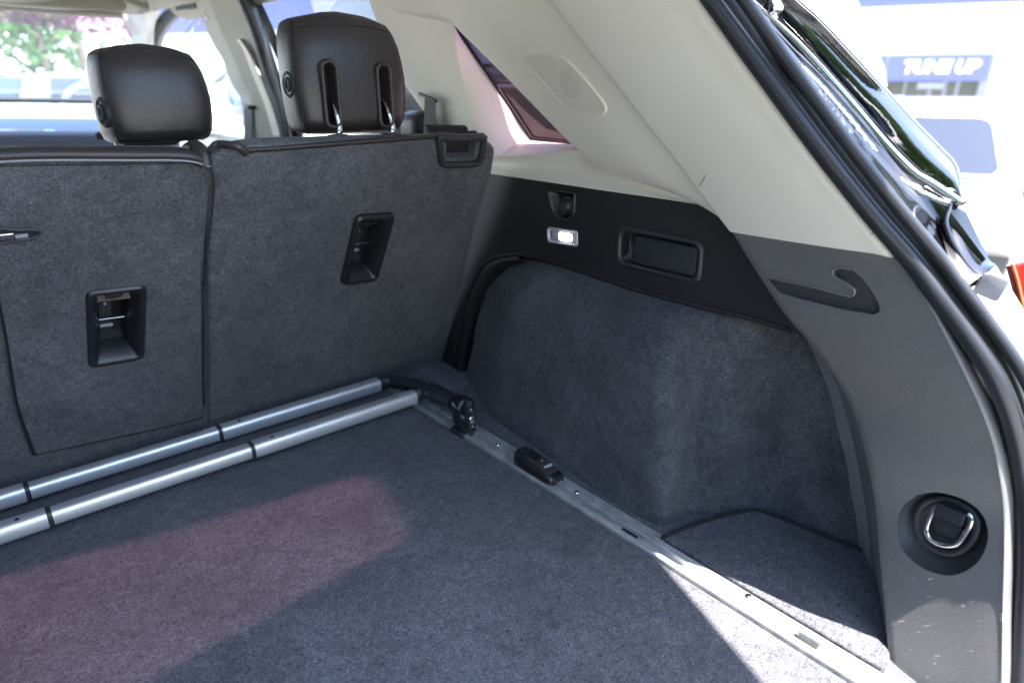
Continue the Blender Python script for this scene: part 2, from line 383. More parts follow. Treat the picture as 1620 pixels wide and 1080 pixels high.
# flange in front of the arch
loft('arch_front_flange', [cx([(815, 404, 1.0), (776, 412, 1.0), (756, 433, 1.0), (741, 469, 1.0), (728, 520, 1.0), (716, 580, 1.0), (707, 625, 1.0)]),
     cx([(824, 410, .992), (790, 418, .992), (768, 442, .992), (750, 480, .992), (738, 525, .992), (728, 580, .992), (720, 625, .992)]),
     cx([(832, 418, 1.02), (805, 424, 1.02), (780, 450, 1.02), (760, 490, 1.02), (748, 530, 1.02), (740, 580, 1.02), (735, 630, 1.02)])], M_TRIM, car, 30, 8)
box('seat_side_trim', (1.085, 1.55, .22), (.08, .75, .70), M_TRIM, car)
box('seat_side_footing', (.985, 1.48, -.02), (.16, .3, .05), M_FLOOR, car, .008)

# face frame of the side wall
U = V((0, -1, 0)); W = V((0, 0, 1)); OUT = V((-1, 0, 0))
def wallp(x, y, off=0.): p = PX(x, y, WALL); return V((WALL-off, p.y, p.z))
# cargo lamp
q = [wallp(868, 360), wallp(914, 366), wallp(912, 389), wallp(868, 382)]
c = sum(q, V())/4; lw = (q[1]-q[0]).length; lh = (q[3]-q[0]).length
lu = ((q[1]-q[0])+(q[2]-q[3])).normalized(); lv = OUT.cross(lu).normalized()
if lv.z < 0: lv = -lv
cut(trim, rrect(c+V((-.01, 0, 0)), lu, lv, lw*.96, lh*.96, .006), (.025, 0, 0))
lampf = rings('cargo_lamp', [rrect(c+OUT*d, lu, lv, lw+a, lh+a, .008) for d, a in ((0, .004), (.003, .003), (.004, -.001), (.002, -.006), (-.003, -.008))], M_LENSF, trim)
rings('lens', [rrect(c+lu*.0+OUT*d, lu, lv, lw*.80+a, lh*.72+a, .007) for d, a in ((-.006, .004), (-.001, .002), (.001, -.004))], M_LENSF, trim, True)
rings('bulb_window', [rrect(c+lu*.010+OUT*d, lu, lv, lw*.46+a, lh*.55+a, .006) for d, a in ((-.006, .004), (.0015, 0), (.003, -.006))], M_LENS, trim, True)
# twelve volt outlet in its D-shaped cove
sq = rpoly([wallp(867, 300), wallp(910, 306), wallp(909, 341), wallp(892, 349), wallp(876, 338)], [.008, .006, .012, .02, .02], 5)
sc_c = sum(sq, V())/len(sq)
cut(trim, [p+V((-.01, 0, 0)) for p in sq], (.028, 0, 0))
def scl(loop, s, off): return [sc_c+(p-sc_c)*s+OUT*off for p in loop]
rings('outlet_cove', [scl(sq, 1.06, 0), scl(sq, 1.05, .004), scl(sq, .97, .004), scl(sq, .90, -.004), scl(sq, .80, -.010), scl(sq, .72, -.016)], M_BLK, trim, True, label='D shaped cove of the power outlet')
pc = wallp(894, 326)
def disc(o, u, v, r, n=24): return [o+u*(r*math.cos(2*math.pi*k/n))+v*(r*math.sin(2*math.pi*k/n)) for k in range(n)]
rings('outlet_cap', [disc(pc+OUT*d, U, W, r) for d, r in ((-.016, .021), (-.003, .021), (-.001, .019), (-.002, .015), (-.004, .014), (-.004, .011), (.002, .011), (.004, .009))], M_BLK, trim, True, label='round cap of the power outlet')
# grab recess / storage door
q = [wallp(979, 358), wallp(1112, 384), wallp(1107, 447), wallp(979, 417)]
c = sum(q, V())/4; bu = ((q[1]-q[0])+(q[2]-q[3])).normalized(); bv = OUT.cross(bu).normalized()
if bv.z < 0: bv = -bv
bw = ((q[1]-q[0]).length+(q[2]-q[3]).length)/2; bh = ((q[3]-q[0]).length+(q[2]-q[1]).length)/2
cut(trim, rrect(c+V((-.01, 0, 0)), bu, bv, bw*.90, bh*.82, .012), (.040, 0, 0))
rings('bin_bezel', [rrect(c+OUT*d, bu, bv, bw+a, bh+a, .018) for d, a in ((-.001, .008), (.003, .006), (.006, .001), (.006, -.006), (.003, -.012), (-.020, -.016))], M_BLK, trim, True)
lc = c+bu*(bw*.085)-bv*.001
rings('bin_lid', [rrect(lc+OUT*d, bu, bv, bw*.74+a, bh*.74+a, .006) for d, a in ((-.018, 0), (.000, 0), (.003, -.002), (.004, -.006))], M_MATTE, trim, True)
box('lid_hinge', c-bu*(bw*.30)+OUT*-.010-bv*(bh*.18), (bw*.10, bh*.20, .008), M_BLK, trim, .002, (bu, bv, OUT))

# ---- beige upper trim
Lc = [(640, -70, .90), (690, 0, .925), (718, 38, .935), (780, 100, .945), (842, 163, .96), (905, 228, .97), (950, 262, .98), (1010, 288, .99), (1075, 308, 1.0), (1121, 325, 1.0)]
Rc = [(790, -100, .815), (835, -45, .83), (870, 0, .845), (930, 75, .865), (985, 145, .885), (1040, 215, .905), (1080, 265, .92), (1115, 312, .935), (1140, 345, .945), (1157, 367, .95)]
Lv = cx(Lc); Rv = cx(Rc)
Rin = [p+V((.024, .006, 0)) for p in Rv]
midv = [(a+b)/2+V((-.006, 0, 0)) for a, b in zip(Lv, Rin)]
pan = loft('speaker_pillar_trim', [Lv, midv, Rin], M_BEIGE, car, 60, 16, arc=False)
# rolled window-side edge and return towards the glass
loft('window_return', [Lv[:6], [p+V((.012, .012, -.003)) for p in Lv[:6]], [p+V((.05, .035, 0)) for p in Lv[:6]], [p+V((.15, .03, 0)) for p in Lv[:6]]], M_BEIGE, car, 24, 8, arc=False)
# speaker grille: a real perforated insert
sg = [(835, 90), (860, 87), (885, 90), (903, 100), (925, 124), (945, 147), (959, 168), (957, 178), (945, 181), (920, 177), (903, 172), (885, 157), (858, 125), (840, 104)]
def onpanel(x, y, off=0.):
    # nearest crossing with the panel surface
    best = None; r = ray(x, y).normalized()
    me = pan.data; c0 = WL[pan.name]
    for f in me.polygons:
        a = [me.vertices[i].co+c0 for i in f.vertices]; n = f.normal
        d = n.dot(r)
        if abs(d) < 1e-6: continue
        t = n.dot(a[0]-CAM)/d; p = CAM+r*t
        s = 0
        for k in range(len(a)):
            e = a[(k+1) % len(a)]-a[k]
            s += 1 if e.cross(p-a[k]).dot(n) >= -1e-9 else -1
        if abs(s) == len(a):
            nn = n if n.dot(r) < 0 else -n
            return p+nn*off
    return PX(x, y, .93)
sg3 = [onpanel(*q_) for q_ in sg]; gc = sum(sg3, V())/len(sg3)
gn = (sg3[4]-gc).cross(sg3[0]-gc); gn.normalize()
if gn.dot(CAM-gc) < 0: gn = -gn
gl = resample(sg3+[sg3[0]], 49)[:-1]
GRL = True
M_GRILL = mat('beige grille mesh', (.60, .56, .48), .7)
def grillmat():
    N = M_GRILL.node_tree.nodes; L = M_GRILL.node_tree.links; b = N['Principled BSDF']
    tc = N.new('ShaderNodeUVMap')
    v = N.new('ShaderNodeTexVoronoi'); v.voronoi_dimensions = '2D'; v.inputs['Scale'].default_value = 250; v.inputs['Randomness'].default_value = 0
    L.new(tc.outputs[0], v.inputs['Vector'])
    r = N.new('ShaderNodeMapRange'); r.inputs['From Min'].default_value = .26; r.inputs['From Max'].default_value = .36
    L.new(v.outputs['Distance'], r.inputs['Value'])
    ln = N.new('ShaderNodeVectorMath'); ln.operation = 'DISTANCE'; ln.inputs[1].default_value = (0, 0, 0); L.new(tc.outputs[0], ln.inputs[0])
    r2 = N.new('ShaderNodeMapRange'); r2.inputs['From Min'].default_value = .026; r2.inputs['From Max'].default_value = .030
    L.new(ln.outputs['Value'], r2.inputs['Value'])
    m1 = N.new('ShaderNodeMix'); m1.data_type = 'RGBA'; m1.inputs['A'].default_value = (.24, .225, .19, 1); m1.inputs['B'].default_value = (.44, .41, .36, 1)
    L.new(r2.outputs[0], m1.inputs['Factor'])
    mx = N.new('ShaderNodeMix'); mx.data_type = 'RGBA'; mx.inputs['B'].default_value = (.72, .685, .61, 1)
    L.new(m1.outputs['Result'], mx.inputs['A'])
    L.new(r.outputs[0], mx.inputs['Factor']); L.new(mx.outputs['Result'], b.inputs['Base Color'])
grillmat()
def throwp(p, off):
    d = (p-CAM).normalized(); x = 810+FPX*d.dot(RT)/d.dot(FW); y = 540-FPX*d.dot(UP)/d.dot(FW)
    return onpanel(x, y, off)
bul = (onpanel(*[sum(q_[i] for q_ in sg)/len(sg) for i in (0, 1)])-gc).dot(gn)
def gpt(p, s, d): return gc+(p-gc)*s+gn*(d+bul*(1-min(s, 1)**2))
rings('speaker_grille', [[gpt(p, s_, d) for p in gl] for s_, d in ((1.035, -.002), (1.02, .0035), (1.0, .0045), (.975, .0030))], M_BEIGE, pan)
gmo = rings('grille_mesh', [[gpt(p, s_, .0032) for p in gl] for s_ in (.98, .85, .7, .5, .3, .1)], M_GRILL, pan, True)
ga1 = (sg3[7]-sg3[0]).normalized(); ga2 = gn.cross(ga1).normalized(); gct = onpanel(903, 133)
uvl = gmo.data.uv_layers.new(name='UVMap')
for lp in gmo.data.loops:
    p = gmo.data.vertices[lp.vertex_index].co+WL[gmo.name]-gct; uvl.data[lp.index].uv = (p.dot(ga1), p.dot(ga2))
# lower ledge
top_l = cx([(740, 247, 1.0), (785, 248, 1.0), (850, 244, 1.0), (915, 238, 1.0), (950, 258, 1.0), (1010, 286, 1.0), (1075, 307, 1.001), (1121, 324, 1.001)])
mid_l = cx([(735, 256, 1.012), (775, 259, 1.012), (845, 262, 1.014), (915, 266, 1.016), (960, 281, 1.012), (1020, 299, 1.008), (1080, 314, 1.003), (1121, 325, 1.0)])
low_l = cx([(730, 268, .998), (770, 274, .998), (845, 285, .998), (912, 295, .998), (965, 303, .998), (1025, 311.5, .998), (1082, 320, .998), (1122, 326, .998)])
loft('lower_ledge_trim', [top_l, mid_l, low_l], M_BEIGE, car, 50, 14, arc=False)
# window sill and reveal
s0 = cx([(745, 249, 1.0), (785, 249, 1.0), (850, 245, 1.0), (915, 239, 1.0), (960, 240, 1.0), (1010, 250, 1.0)])
s1 = cx([(800, 214, 1.12), (842, 221, 1.12), (875, 225, 1.12), (907, 229, 1.12), (950, 234, 1.12), (1000, 240, 1.12)])
sm = [(a+b)/2+V((0, 0, .006)) for a, b in zip(s0, s1)]
loft('window_sill', [s0, sm, s1], M_BEIGE, car, 30, 8, arc=False)
Bc = cx([(700, -40, .95), (716, 36, .98), (722, 80, .99), (733, 130, 1.0), (750, 185, 1.0), (766, 222, 1.0), (785, 249, 1.0)])
Cc = cx([(705, -20, 1.02), (719, 40, 1.03), (746, 80, 1.05), (776, 123, 1.07), (806, 167, 1.09), (828, 201, 1.11), (842, 221, 1.12)])
Bm = [a.lerp(b, .35)+V((-.006, 0, .002)) for a, b in zip(Bc, Cc)]
loft('window_reveal', [Bc, Bm, Cc], M_BEIGE, car, 40, 10, arc=False)
# C pillar trim between the rear door and the quarter window
Ec = cx([(560, -70, .88), (590, 20, .95), (612, 75, .98), (635, 125, 1.0), (660, 162, 1.02), (685, 200, 1.03), (705, 240, 1.03)])
E1 = [a.lerp(b, .72)+V((-.014, -.006, .0)) for a, b in zip(Bc, Ec)]
E2 = [a.lerp(b, .3)+V((-.012, 0, .0)) for a, b in zip(Bc, Ec)]
loft('c_pillar_trim', [Bc, E2, E1, Ec, [p+V((.05, .03, 0)) for p in Ec]], M_BEIGE, car, 40, 20, arc=False, label='beige trim between the rear door and the quarter window')
# roof rail trim above
r0 = cx([(560, -70, .86), (620, 8, .925), (660, 20, .935), (700, 26, .935), (718, 37, .935)])
r1 = cx([(640, -120, .84), (690, -20, .90), (705, -5, .91), (712, 10, .92), (719, 37, .934)])
loft('roof_rail_trim', [cx([(540, -70, .90), (600, 10, .955), (640, 24, .965), (690, 32, .965), (716, 37, .975)]), r0, r1], M_BEIGE, car, 30, 10, arc=False)
# quarter window glass (leans inwards to the roof) with black ceramic edge
gq = cx([(705, -20, 1.02), (719, 40, 1.03), (776, 123, 1.07), (842, 221, 1.12), (907, 229, 1.12), (1000, 240, 1.12)])
gtop = V((1.0, gq[5].y, .90)); gt2 = V((1.0, 1.3, .93))
qg = mk('quarter_window', gq+[gtop, gt2], [(0, 1, 2, 3, 4, 5, 6, 7)], M_WINT, car, False)
for p in qg.data.polygons: pass
tube('window_gasket', [p+V((-.004, -.002, .002)) for p in resample(gq[1:4], 12)]+[p+V((-.004, 0, .003)) for p in resample(gq[3:], 8)], .0042, M_DARK, car, 8)
# headliner & beige top
box('headliner', (.31, 2.2, 1.13), (1.18, 2.75, .03), M_HEAD, car, .01)
loft('headliner_edge', [[V((.90, .86, 1.115)), V((.90, 2.0, 1.115)), V((.90, 3.3, 1.10))], [V((.93, .86, 1.03)), V((.935, 2.0, 1.05)), V((.93, 3.3, 1.03))], [V((.96, .9, .99)), V((.965, 2.0, 1.0)), V((.96, 3.2, 1.0))]], M_HEAD, car, 20, 8)
box('roof_panel', (.31, 2.25, 1.20), (1.30, 2.65, .04), M_PAINT, car, .02)

# ---- D pillar, beige upper half
Sc = [(1055, -80, .80), (1085, -40, .815), (1110, 0, .83), (1183, 102, .855), (1274, 226, .88), (1355, 329, .905), (1420, 407, .92)]
Sv = cx(Sc)
Nv = cx([(1000, -80, .795), (1032, -40, .81), (1060, 0, .822), (1140, 105, .848), (1236, 230, .873), (1318, 330, .897), (1380, 401, .912)])
Rv2 = resample(Rv[1:], 40); Nv2 = resample(Nv, 40)
dm = [a.lerp(b, .5)+V((-.004, -.002, 0)) for a, b in zip(Rv2, Nv2)]
Rback = [p+V((.028, .012, 0)) for p in Rv2]
Rr0 = [p+V((.004, .006, 0)) for p in Rv2]
Sv2 = resample(Sv, 40); Sb = [p+V((.03, .0, 0)) for p in Sv2]
Nm = [a.lerp(b, .6)+V((-.006, -.004, 0)) for a, b in zip(Nv2, Sv2)]
rows = [Rback, Rr0, [a.lerp(b, .04)+V((-.001, -.001, 0)) for a, b in zip(Rv2, Nv2)], [a.lerp(b, .25)+V((-.003, -.001, 0)) for a, b in zip(Rv2, Nv2)], dm, [a.lerp(b, .8)+V((-.003, -.001, 0)) for a, b in zip(Rv2, Nv2)], Nv2, Nm, Sv2, Sb]
fine = []
for k in range(46):
    fine.append([cr([r[j] for r in rows], k/45) for j in range(40)])
grid('d_pillar_upper_trim', fine, M_BEIGE, car, label='large beige pillar panel beside the liftgate seal')
# ---- D pillar, black lower half
Lb = cx([(1158, 367, .952), (1200, 435, .956), (1240, 495, .958), (1275, 535, .96), (1310, 580, .965), (1345, 640, .97), (1370, 720, .965), (1385, 800, .955), (1392, 880, .93), (1400, 960, .9), (1408, 1070, .86), (1412, 1120, .85)])
Hb = cx([(1405, 405, .916), (1432, 424, .918), (1470, 480, .915), (1512, 560, .915), (1548, 635, .918), (1572, 700, .92), (1584, 760, .92), (1590, 820, .92), (1590, 890, .905), (1588, 960, .89), (1586, 1070, .86), (1584, 1120, .855)])
Fb = cx([(1420, 407, .928), (1452, 440, .935), (1495, 505, .935), (1545, 590, .935), (1578, 665, .938), (1597, 730, .94), (1606, 790, .94), (1608, 850, .935), (1607, 910, .925), (1604, 980, .91), (1600, 1070, .88), (1598, 1120, .875)])
Gb = [p+V((.04, .0, 0)) for p in Fb]
Lb2, Hb2, Fb2, Gb2 = [resample(c_, 60) for c_ in (Lb, Hb, Fb, Gb)]
def lerpc(a, b, t, o=(0, 0, 0)): return [p.lerp(q_, t)+V(o) for p, q_ in zip(a, b)]
rows = [Lb2, lerpc(Lb2, Hb2, .03, (-.003, -.003, 0)), lerpc(Lb2, Hb2, .10, (-.004, -.004, 0)), lerpc(Lb2, Hb2, .4, (-.004, -.004, 0)), lerpc(Lb2, Hb2, .75, (-.003, -.003, 0)), lerpc(Lb2, Hb2, .95, (-.001, -.002, 0)), Hb2, lerpc(Hb2, Fb2, .5, (-.002, -.002, 0)), Fb2, Gb2]
fine = [[cr([r[j] for r in rows], k/55) for j in range(60)] for k in range(56)]
dp = grid('d_pillar_lower_trim', fine, M_PILL, car, label='black grained pillar panel with hook and tie down ring')
orient_to_cam(dp, V((0, -.4, .4))); solid(dp, .008)
# inner return of the pillar towards the cargo bay
K1 = cx([(1290, 548, 1.03), (1318, 595, 1.035), (1340, 660, 1.04), (1358, 740, 1.04), (1370, 810, 1.04), (1378, 880, 1.03), (1392, 960, 1.0), (1402, 1060, .97)])
Ks = resample(Lb[3:], 40); K1 = resample(K1, 40)
K0 = cx([(1276, 535, 1.07), (1292, 575, 1.085), (1314, 640, 1.085), (1332, 720, 1.085), (1346, 800, 1.085), (1358, 870, 1.085), (1372, 930, 1.06), (1385, 1000, 1.03)])
K0 = resample(K0, 40)
Km = lerpc(Ks, K1, .35, (.004, .004, 0))
loft('pillar_return', [lerpc(Ks, K1, -.02, (.002, 0, 0)), Km, K1], M_PILL, car, 40, 10, arc=False, label='dark rounded inner return of the black pillar')
loft('pocket_end_panel', [K1, lerpc(K1, K0, .5), K0], M_GREYP, car, 40, 8, arc=False, label='grey flat strip between wheel arch carpet and pillar')

# bag hook carved into the pillar
M_HOOK = mat('hook pocket plastic', (.055, .055, .057), .4, bump=(650, .6, .001))
def plane_at(pts):
    n = (pts[1]-pts[0]).cross(pts[2]-pts[0]).normalized()
    if n.dot(CAM-pts[0]) < 0: n = -n
    return n, n.dot(pts[0])
def from_dp(x, y):
    r = ray(x, y).normalized(); c0 = WL[dp.name]; best = None
    for f in SRC.polygons:
        a = [SRC.vertices[i].co+c0 for i in f.vertices]; n = f.normal; d = n.dot(r)
        if abs(d) < 1e-6: continue
        t = n.dot(a[0]-CAM)/d
        if t < 0: continue
        p = CAM+r*t; ok = True; sg_ = None
        for k in range(len(a)):
            s = (a[(k+1) % len(a)]-a[k]).cross(p-a[k]).dot(n)
            if sg_ is None: sg_ = s >= 0
            elif (s >= 0) != sg_ and abs(s) > 1e-9: ok = False; break
        if ok and (best is None or t < best[0]): best = (t, p)
    return best[1] if best else PX(x, y, .94)
SRC = dp.data.copy()
hk = [(1213, 438), (1280, 452), (1338, 467), (1350, 466), (1352, 459), (1340, 449), (1324, 440), (1316, 433), (1319, 426), (1330, 423), (1346, 426), (1362, 438), (1378, 458), (1391, 482), (1392, 493), (1383, 498), (1330, 489), (1270, 474), (1232, 463)]
hk3 = [from_dp(*p) for p in hk]
hn, _ = plane_at([hk3[0], hk3[13], hk3[9]])
hk3 = rpoly(hk3, .003, 3)
cut(dp, [p+hn*.02 for p in hk3], -hn*.030)
SRC2 = None
hb = [p-hn*.008 for p in hk3]
rings('bag_hook', [[p-hn*.0015 for p in hk3], hb, [sum(hb, V())/len(hb)+(p-sum(hb, V())/len(hb))*.98 for p in hb]], M_HOOK, dp, True, label='hook shaped recess for bags', split=40)
hkc = [from_dp(*p) for p in hk]
tube('hook_edge', resample([p+hn*.0002 for p in hkc[0:11]], 50), .0019, M_PILL, dp, 8, label='raised edge of the bag hook')
# tie-down recess
ou = [(1452, 782), (1480, 778), (1518, 787), (1548, 806), (1562, 832), (1562, 858), (1550, 885), (1528, 903), (1500, 910), (1468, 902), (1440, 884), (1423, 860), (1419, 832), (1427, 802)]
o3 = [from_dp(*p) for p in ou]; oc = sum(o3, V())/len(o3)
tn, _ = plane_at([o3[1], o3[6], o3[11]])
cut(dp, [p+tn*.02 for p in resample(o3+[o3[0]], 41)[:-1]], -tn*.035)
ol = resample(o3+[o3[0]], 49)[:-1]
pcn = from_dp(1505, 838)-tn*.014       # puck centre, deeper and high in the recess
il = [(1468, 785), (1500, 782), (1535, 796), (1556, 822), (1552, 850), (1535, 872), (1508, 882), (1475, 872), (1450, 850), (1444, 820), (1452, 798)]
i3 = [PP(x, y, tn, tn.dot(pcn)) for x, y in il]; i3 = resample(i3+[i3[0]], 49)[:-1]
# align start of loops
def align(a, b):
    k = min(range(len(b)), key=lambda i: (b[i]-a[0]).length); b = b[k:]+b[:k]
    if (b[1]-a[1]).length > (b[-1]-a[1]).length: b = [b[0]]+b[:0:-1]
    return b
i3 = align(ol, i3); ic = sum(i3, V())/len(i3)
rings('ring_recess', [[p-tn*.0005 for p in ol], [p.lerp(q_, .06)-tn*.003 for p, q_ in zip(ol, i3)], [p.lerp(q_, .45)-tn*.008 for p, q_ in zip(ol, i3)], [q_-tn*.006 for p, q_ in zip(ol, i3)], [ic+(q_-ic)*.9-tn*.008 for q_ in i3]], M_HOOK, dp, True, label='rounded recess round the tie down ring')
rings('ring_base', [[ic+(p-ic)*s+tn*d for p in i3] for s, d in ((.97, -.006), (.97, .004), (.94, .0065), (.82, .0065), (.76, .004), (.70, -.002), (.3, -.003))], M_BLK, dp, True, label='black plastic puck holding the tie down ring')
rp = [(1487, 797), (1478, 806), (1470, 822), (1466, 838), (1472, 852), (1487, 861), (1503, 863), (1517, 858), (1528, 843), (1536, 828), (1537, 818), (1533, 812)]
tube('tie_down_ring', [PP(x, y, tn, tn.dot(ic)+.009) for x, y in rp], .0036, M_CHROME, dp, 12, 40, label='bright metal U shaped tie down ring')
fp_ = [PP(x, y, tn, tn.dot(ic)+.004) for x, y in ((1488, 792), (1535, 812), (1527, 832), (1482, 813))]
prism('ring_flap', rpoly(fp_, .003), tn*.010, M_MATTE, dp, .002)
fp_ = [PP(x, y, tn, tn.dot(ic)-.002) for x, y in ((1482, 815), (1526, 834), (1516, 853), (1478, 842))]
prism('ring_pocket', rpoly(fp_, .003), tn*.004, M_BLK, dp, .0015)

# ---- liftgate opening seal (two rubber lips)
t1 = [(1060, -90, .80), (1095, -40, .81), (1126, 0, .82), (1199, 102, .845), (1291, 227, .87), (1372, 330, .895), (1437, 406, .915), (1477, 460, .92), (1514, 508, .925), (1572, 594, .928), (1603, 672, .935), (1618, 745, .94), (1624, 800, .94), (1624, 900, .925), (1618, 1000, .905), (1612, 1120, .875)]
t2 = [(1100, -90, .80), (1132, -40, .81), (1160, 0, .82), (1232, 102, .85), (1324, 227, .875), (1405, 330, .90), (1466, 404, .92), (1504, 455, .925), (1542, 505, .93), (1600, 590, .935), (1630, 665, .94), (1645, 740, .945), (1650, 800, .945)]
tube('opening_seal', cx(t1), .0125, M_RUB, car, 14, 90, label='inner bulb of the rubber liftgate seal')
tube('opening_seal', [p+V((.004, -.012, 0)) for p in cx(t2)], .0085, M_RUB, car, 12, 90, label='outer lip of the rubber liftgate seal')
bt = [p.lerp(q_, .5)+V((.012, .01, 0)) for p, q_ in zip(resample(cx(t1[:13]), 60), resample(cx(t2), 60))]
tube('seal_channel', bt, .016, M_DARK, car, 10, label='dark channel between the seal lips')

# ---- painted gutter outside the seal
T2 = cx([(1140, -40, .83), (1168, 0, .84), (1206, 54, .85), (1245, 112, .86), (1305, 195, .88), (1367, 272, .90), (1418, 335, .915), (1470, 398, .93), (1522, 462, .94)])
A1 = cx([(1150, -40, .87), (1180, 0, .89), (1222, 52, .91), (1262, 102, .925), (1322, 175, .945), (1384, 252, .965), (1424, 296, .975), (1460, 330, .985), (1528, 440, .99)])
A2 = cx([(1160, -40, .88), (1186, 0, .90), (1236, 56, .925), (1290, 112, .945), (1350, 180, .965), (1400, 240, .985), (1440, 283, .995), (1492, 322, 1.0), (1560, 410, 1.0)])
loft('painted_gutter', [T2, A1, A2], M_PAINT, car, 50, 14, arc=False, label='black glossy painted gutter outside the seal')
# wrinkled sealer strip, chrome moulding and black quarter glass
ss = cx([(1158, -20, .90), (1174, 6, .905), (1234, 75, .925), (1293, 134, .945), (1351, 200, .965), (1398, 258, .985), (1429, 289, .99), (1475, 314, 1.0), (1503, 326, 1.0)])
sp = resample(ss, 160)
tube('sealer_bead', sp, [.0045+.0012*random.random()*(1 if i < 120 else .4) for i in range(160)], M_STEEL, car, 10, label='silvery wrinkled bead along the gutter')
tube('drip_channel', [p+V((.008, -.006, .002)) for p in resample(ss, 80)], .0045, M_PAINT, car, 8)
ch = cx([(1165, -25, .93), (1188, 6, .935), (1259, 70, .955), (1336, 154, .975), (1398, 227, .99), (1444, 274, 1.0), (1477, 295, 1.005), (1520, 324, 1.01)])
tube('chrome_moulding', ch, .0068, M_CHROME, car, 12, 80, prof=lambda a: (math.cos(a)*1.0, math.sin(a)*.6))
g0 = cx([(1180, -25, .945), (1203, 0, .95), (1254, 50, .96), (1302, 104, .972), (1352, 162, .985), (1402, 218, 1.0), (1450, 268, 1.01), (1498, 300, 1.02), (1521, 323, 1.02)])
g1 = cx([(1235, -25, .966), (1262, 0, .972), (1300, 34, .980), (1345, 82, .991), (1400, 142, 1.004), (1448, 195, 1.02), (1488, 236, 1.03), (1512, 265, 1.035), (1522, 322, 1.022)])
gm = [(a+b)/2+V((-.004, -.004, 0)) for a, b in zip(g0, g1)]
qf = loft('rear_quarter_glass', [g0, gm, g1], M_QUART, car, 50, 14, arc=False, label='glossy black glass strip reflecting green trees')
orient_to_cam(qf); solid(qf, .006)
tube('glass_edge_trim', [p+V((.002, 0, 0)) for p in resample(g1, 50)], .0018, M_STEEL, car, 6)
box('hinge_bracket', PX(1222, 16, .955), (.02, .022, .026), M_CHROME, car, .004, (V((.9, -.43, 0)), V((.3, .6, .74)), V((-.3, -.65, .7))))
# lower end of the gutter
fin = loft('gutter_end', [cx([(1472, 318, 1.0), (1508, 326, 1.01), (1528, 335, 1.02)]), cx([(1490, 372, .985), (1515, 365, 1.0), (1545, 370, 1.02)]), cx([(1505, 420, .965), (1530, 408, .985), (1565, 410, 1.02)]), cx([(1521, 460, .945), (1545, 442, .97), (1575, 418, 1.0)])], M_PAINT, car, 14, 18, label='crumpled glossy end of the gutter above the tail lamp')
tube('fin_edge', cx([(1503, 322, 1.0), (1496, 350, .99), (1508, 385, .985), (1530, 420, .98), (1553, 440, .98)]), .0035, M_PAINT, car, 8, 30)
# sunlit flange below, grey corner piece and tail lamp
F0 = cx([(1521, 462, .94), (1558, 515, .945), (1592, 572, .95), (1625, 640, .955), (1655, 730, .96), (1665, 820, .955)])
F1 = cx([(1545, 450, .965), (1590, 510, .97), (1625, 580, .975), (1660, 660, .98), (1690, 740, .98), (1700, 820, .97)])
F2 = cx([(1575, 420, 1.0), (1625, 500, 1.01), (1660, 580, 1.02), (1690, 660, 1.02), (1720, 740, 1.02), (1730, 820, 1.01)])
loft('body_flange', [F0, F1, F2], M_FLANGE, car, 40, 12, arc=False, label='pale sunlit metal flange outside the lower seal')
cpz = cx([(1538, 462, .952), (1562, 430, .956), (1600, 444, .960), (1578, 480, .955)])
prism('corner_cap', rpoly(cpz, .006), V((.005, .003, 0)), M_GREYP, car, .001, label='grey plastic cap beside the tail lamp')
tl0 = cx([(1598, 420, 1.02), (1606, 446, 1.02), (1616, 490, 1.02), (1634, 560, 1.02)]); tl1 = cx([(1640, 415, 1.07), (1660, 446, 1.08), (1670, 490, 1.08), (1680, 560, 1.08)])
tlm = [(a+b)/2+V((-.0, -.012, .01)) for a, b in zip(tl0, tl1)]
tail = loft('tail_lamp', [tl0, tlm, tl1], M_RED, car, 20, 10, arc=False)
solid(tail, .01)
tube('lamp_strip', [p+V((-.002, -.002, .003)) for p in tl0], .0022, M_ORANGE, tail, 8, 16)
# body outside: quarter panel, so that light cannot come through the wall
loft('quarter_panel', [[V((1.14, .10, -.35)), V((1.22, 1.2, -.35)), V((1.22, 4.4, -.35))], [V((1.14, .25, .2)), V((1.24, 1.2, .2)), V((1.24, 4.4, .2))], [V((1.12, .50, .58)), V((1.15, 1.2, .60)), V((1.15, 4.2, .56))]], M_PAINT, car, 24, 10)
mk('d_pillar_skin', [V((1.13, .50, .58)), V((1.14, .95, .60)), V((1.0, 1.15, .93)), V((.95, .9, 1.12)), V((.93, .84, 1.12)), V((1.06, .56, .74))], [(0, 1, 2, 3, 4, 5)], M_PAINT, car, False)
ga = [V((.90, .82, 1.13))]+[p+V((.004, .022, -.002)) for p in g1]+[p+V((.012, .03, 0)) for p in F2[1:]]
gb = [V((1.0, 1.0, 1.13))]+[V((1.08+.05*k/8, p.y+.16, p.z)) for k, p in enumerate(g1)]+[V((1.15, p.y+.2, p.z)) for p in F2[1:]]
loft('body_side_skin', [ga, gb], M_PAINT, car, 60, 6, label='black painted outer body behind the quarter glass, added to block sun leaks')  # skin put in to stop sun leaking past the pillar
ia = [V((.88, .84, 1.13))]+[p+V((.012, .035, 0)) for p in T2]+[p+V((.012, .03, 0)) for p in F0[1:]]
ib = [V((1.0, 1.02, 1.13))]+[V((1.09, p.y+.19, p.z)) for p in T2]+[V((1.13, p.y+.22, p.z)) for p in F0[1:]]
loft('pillar_light_blocker', [ia, ib], M_DARK, car, 60, 4, label='unseen dark sheet behind the pillar trim, added to block sun leaks')  # added blocker, closes the gap where sun leaked onto the arch
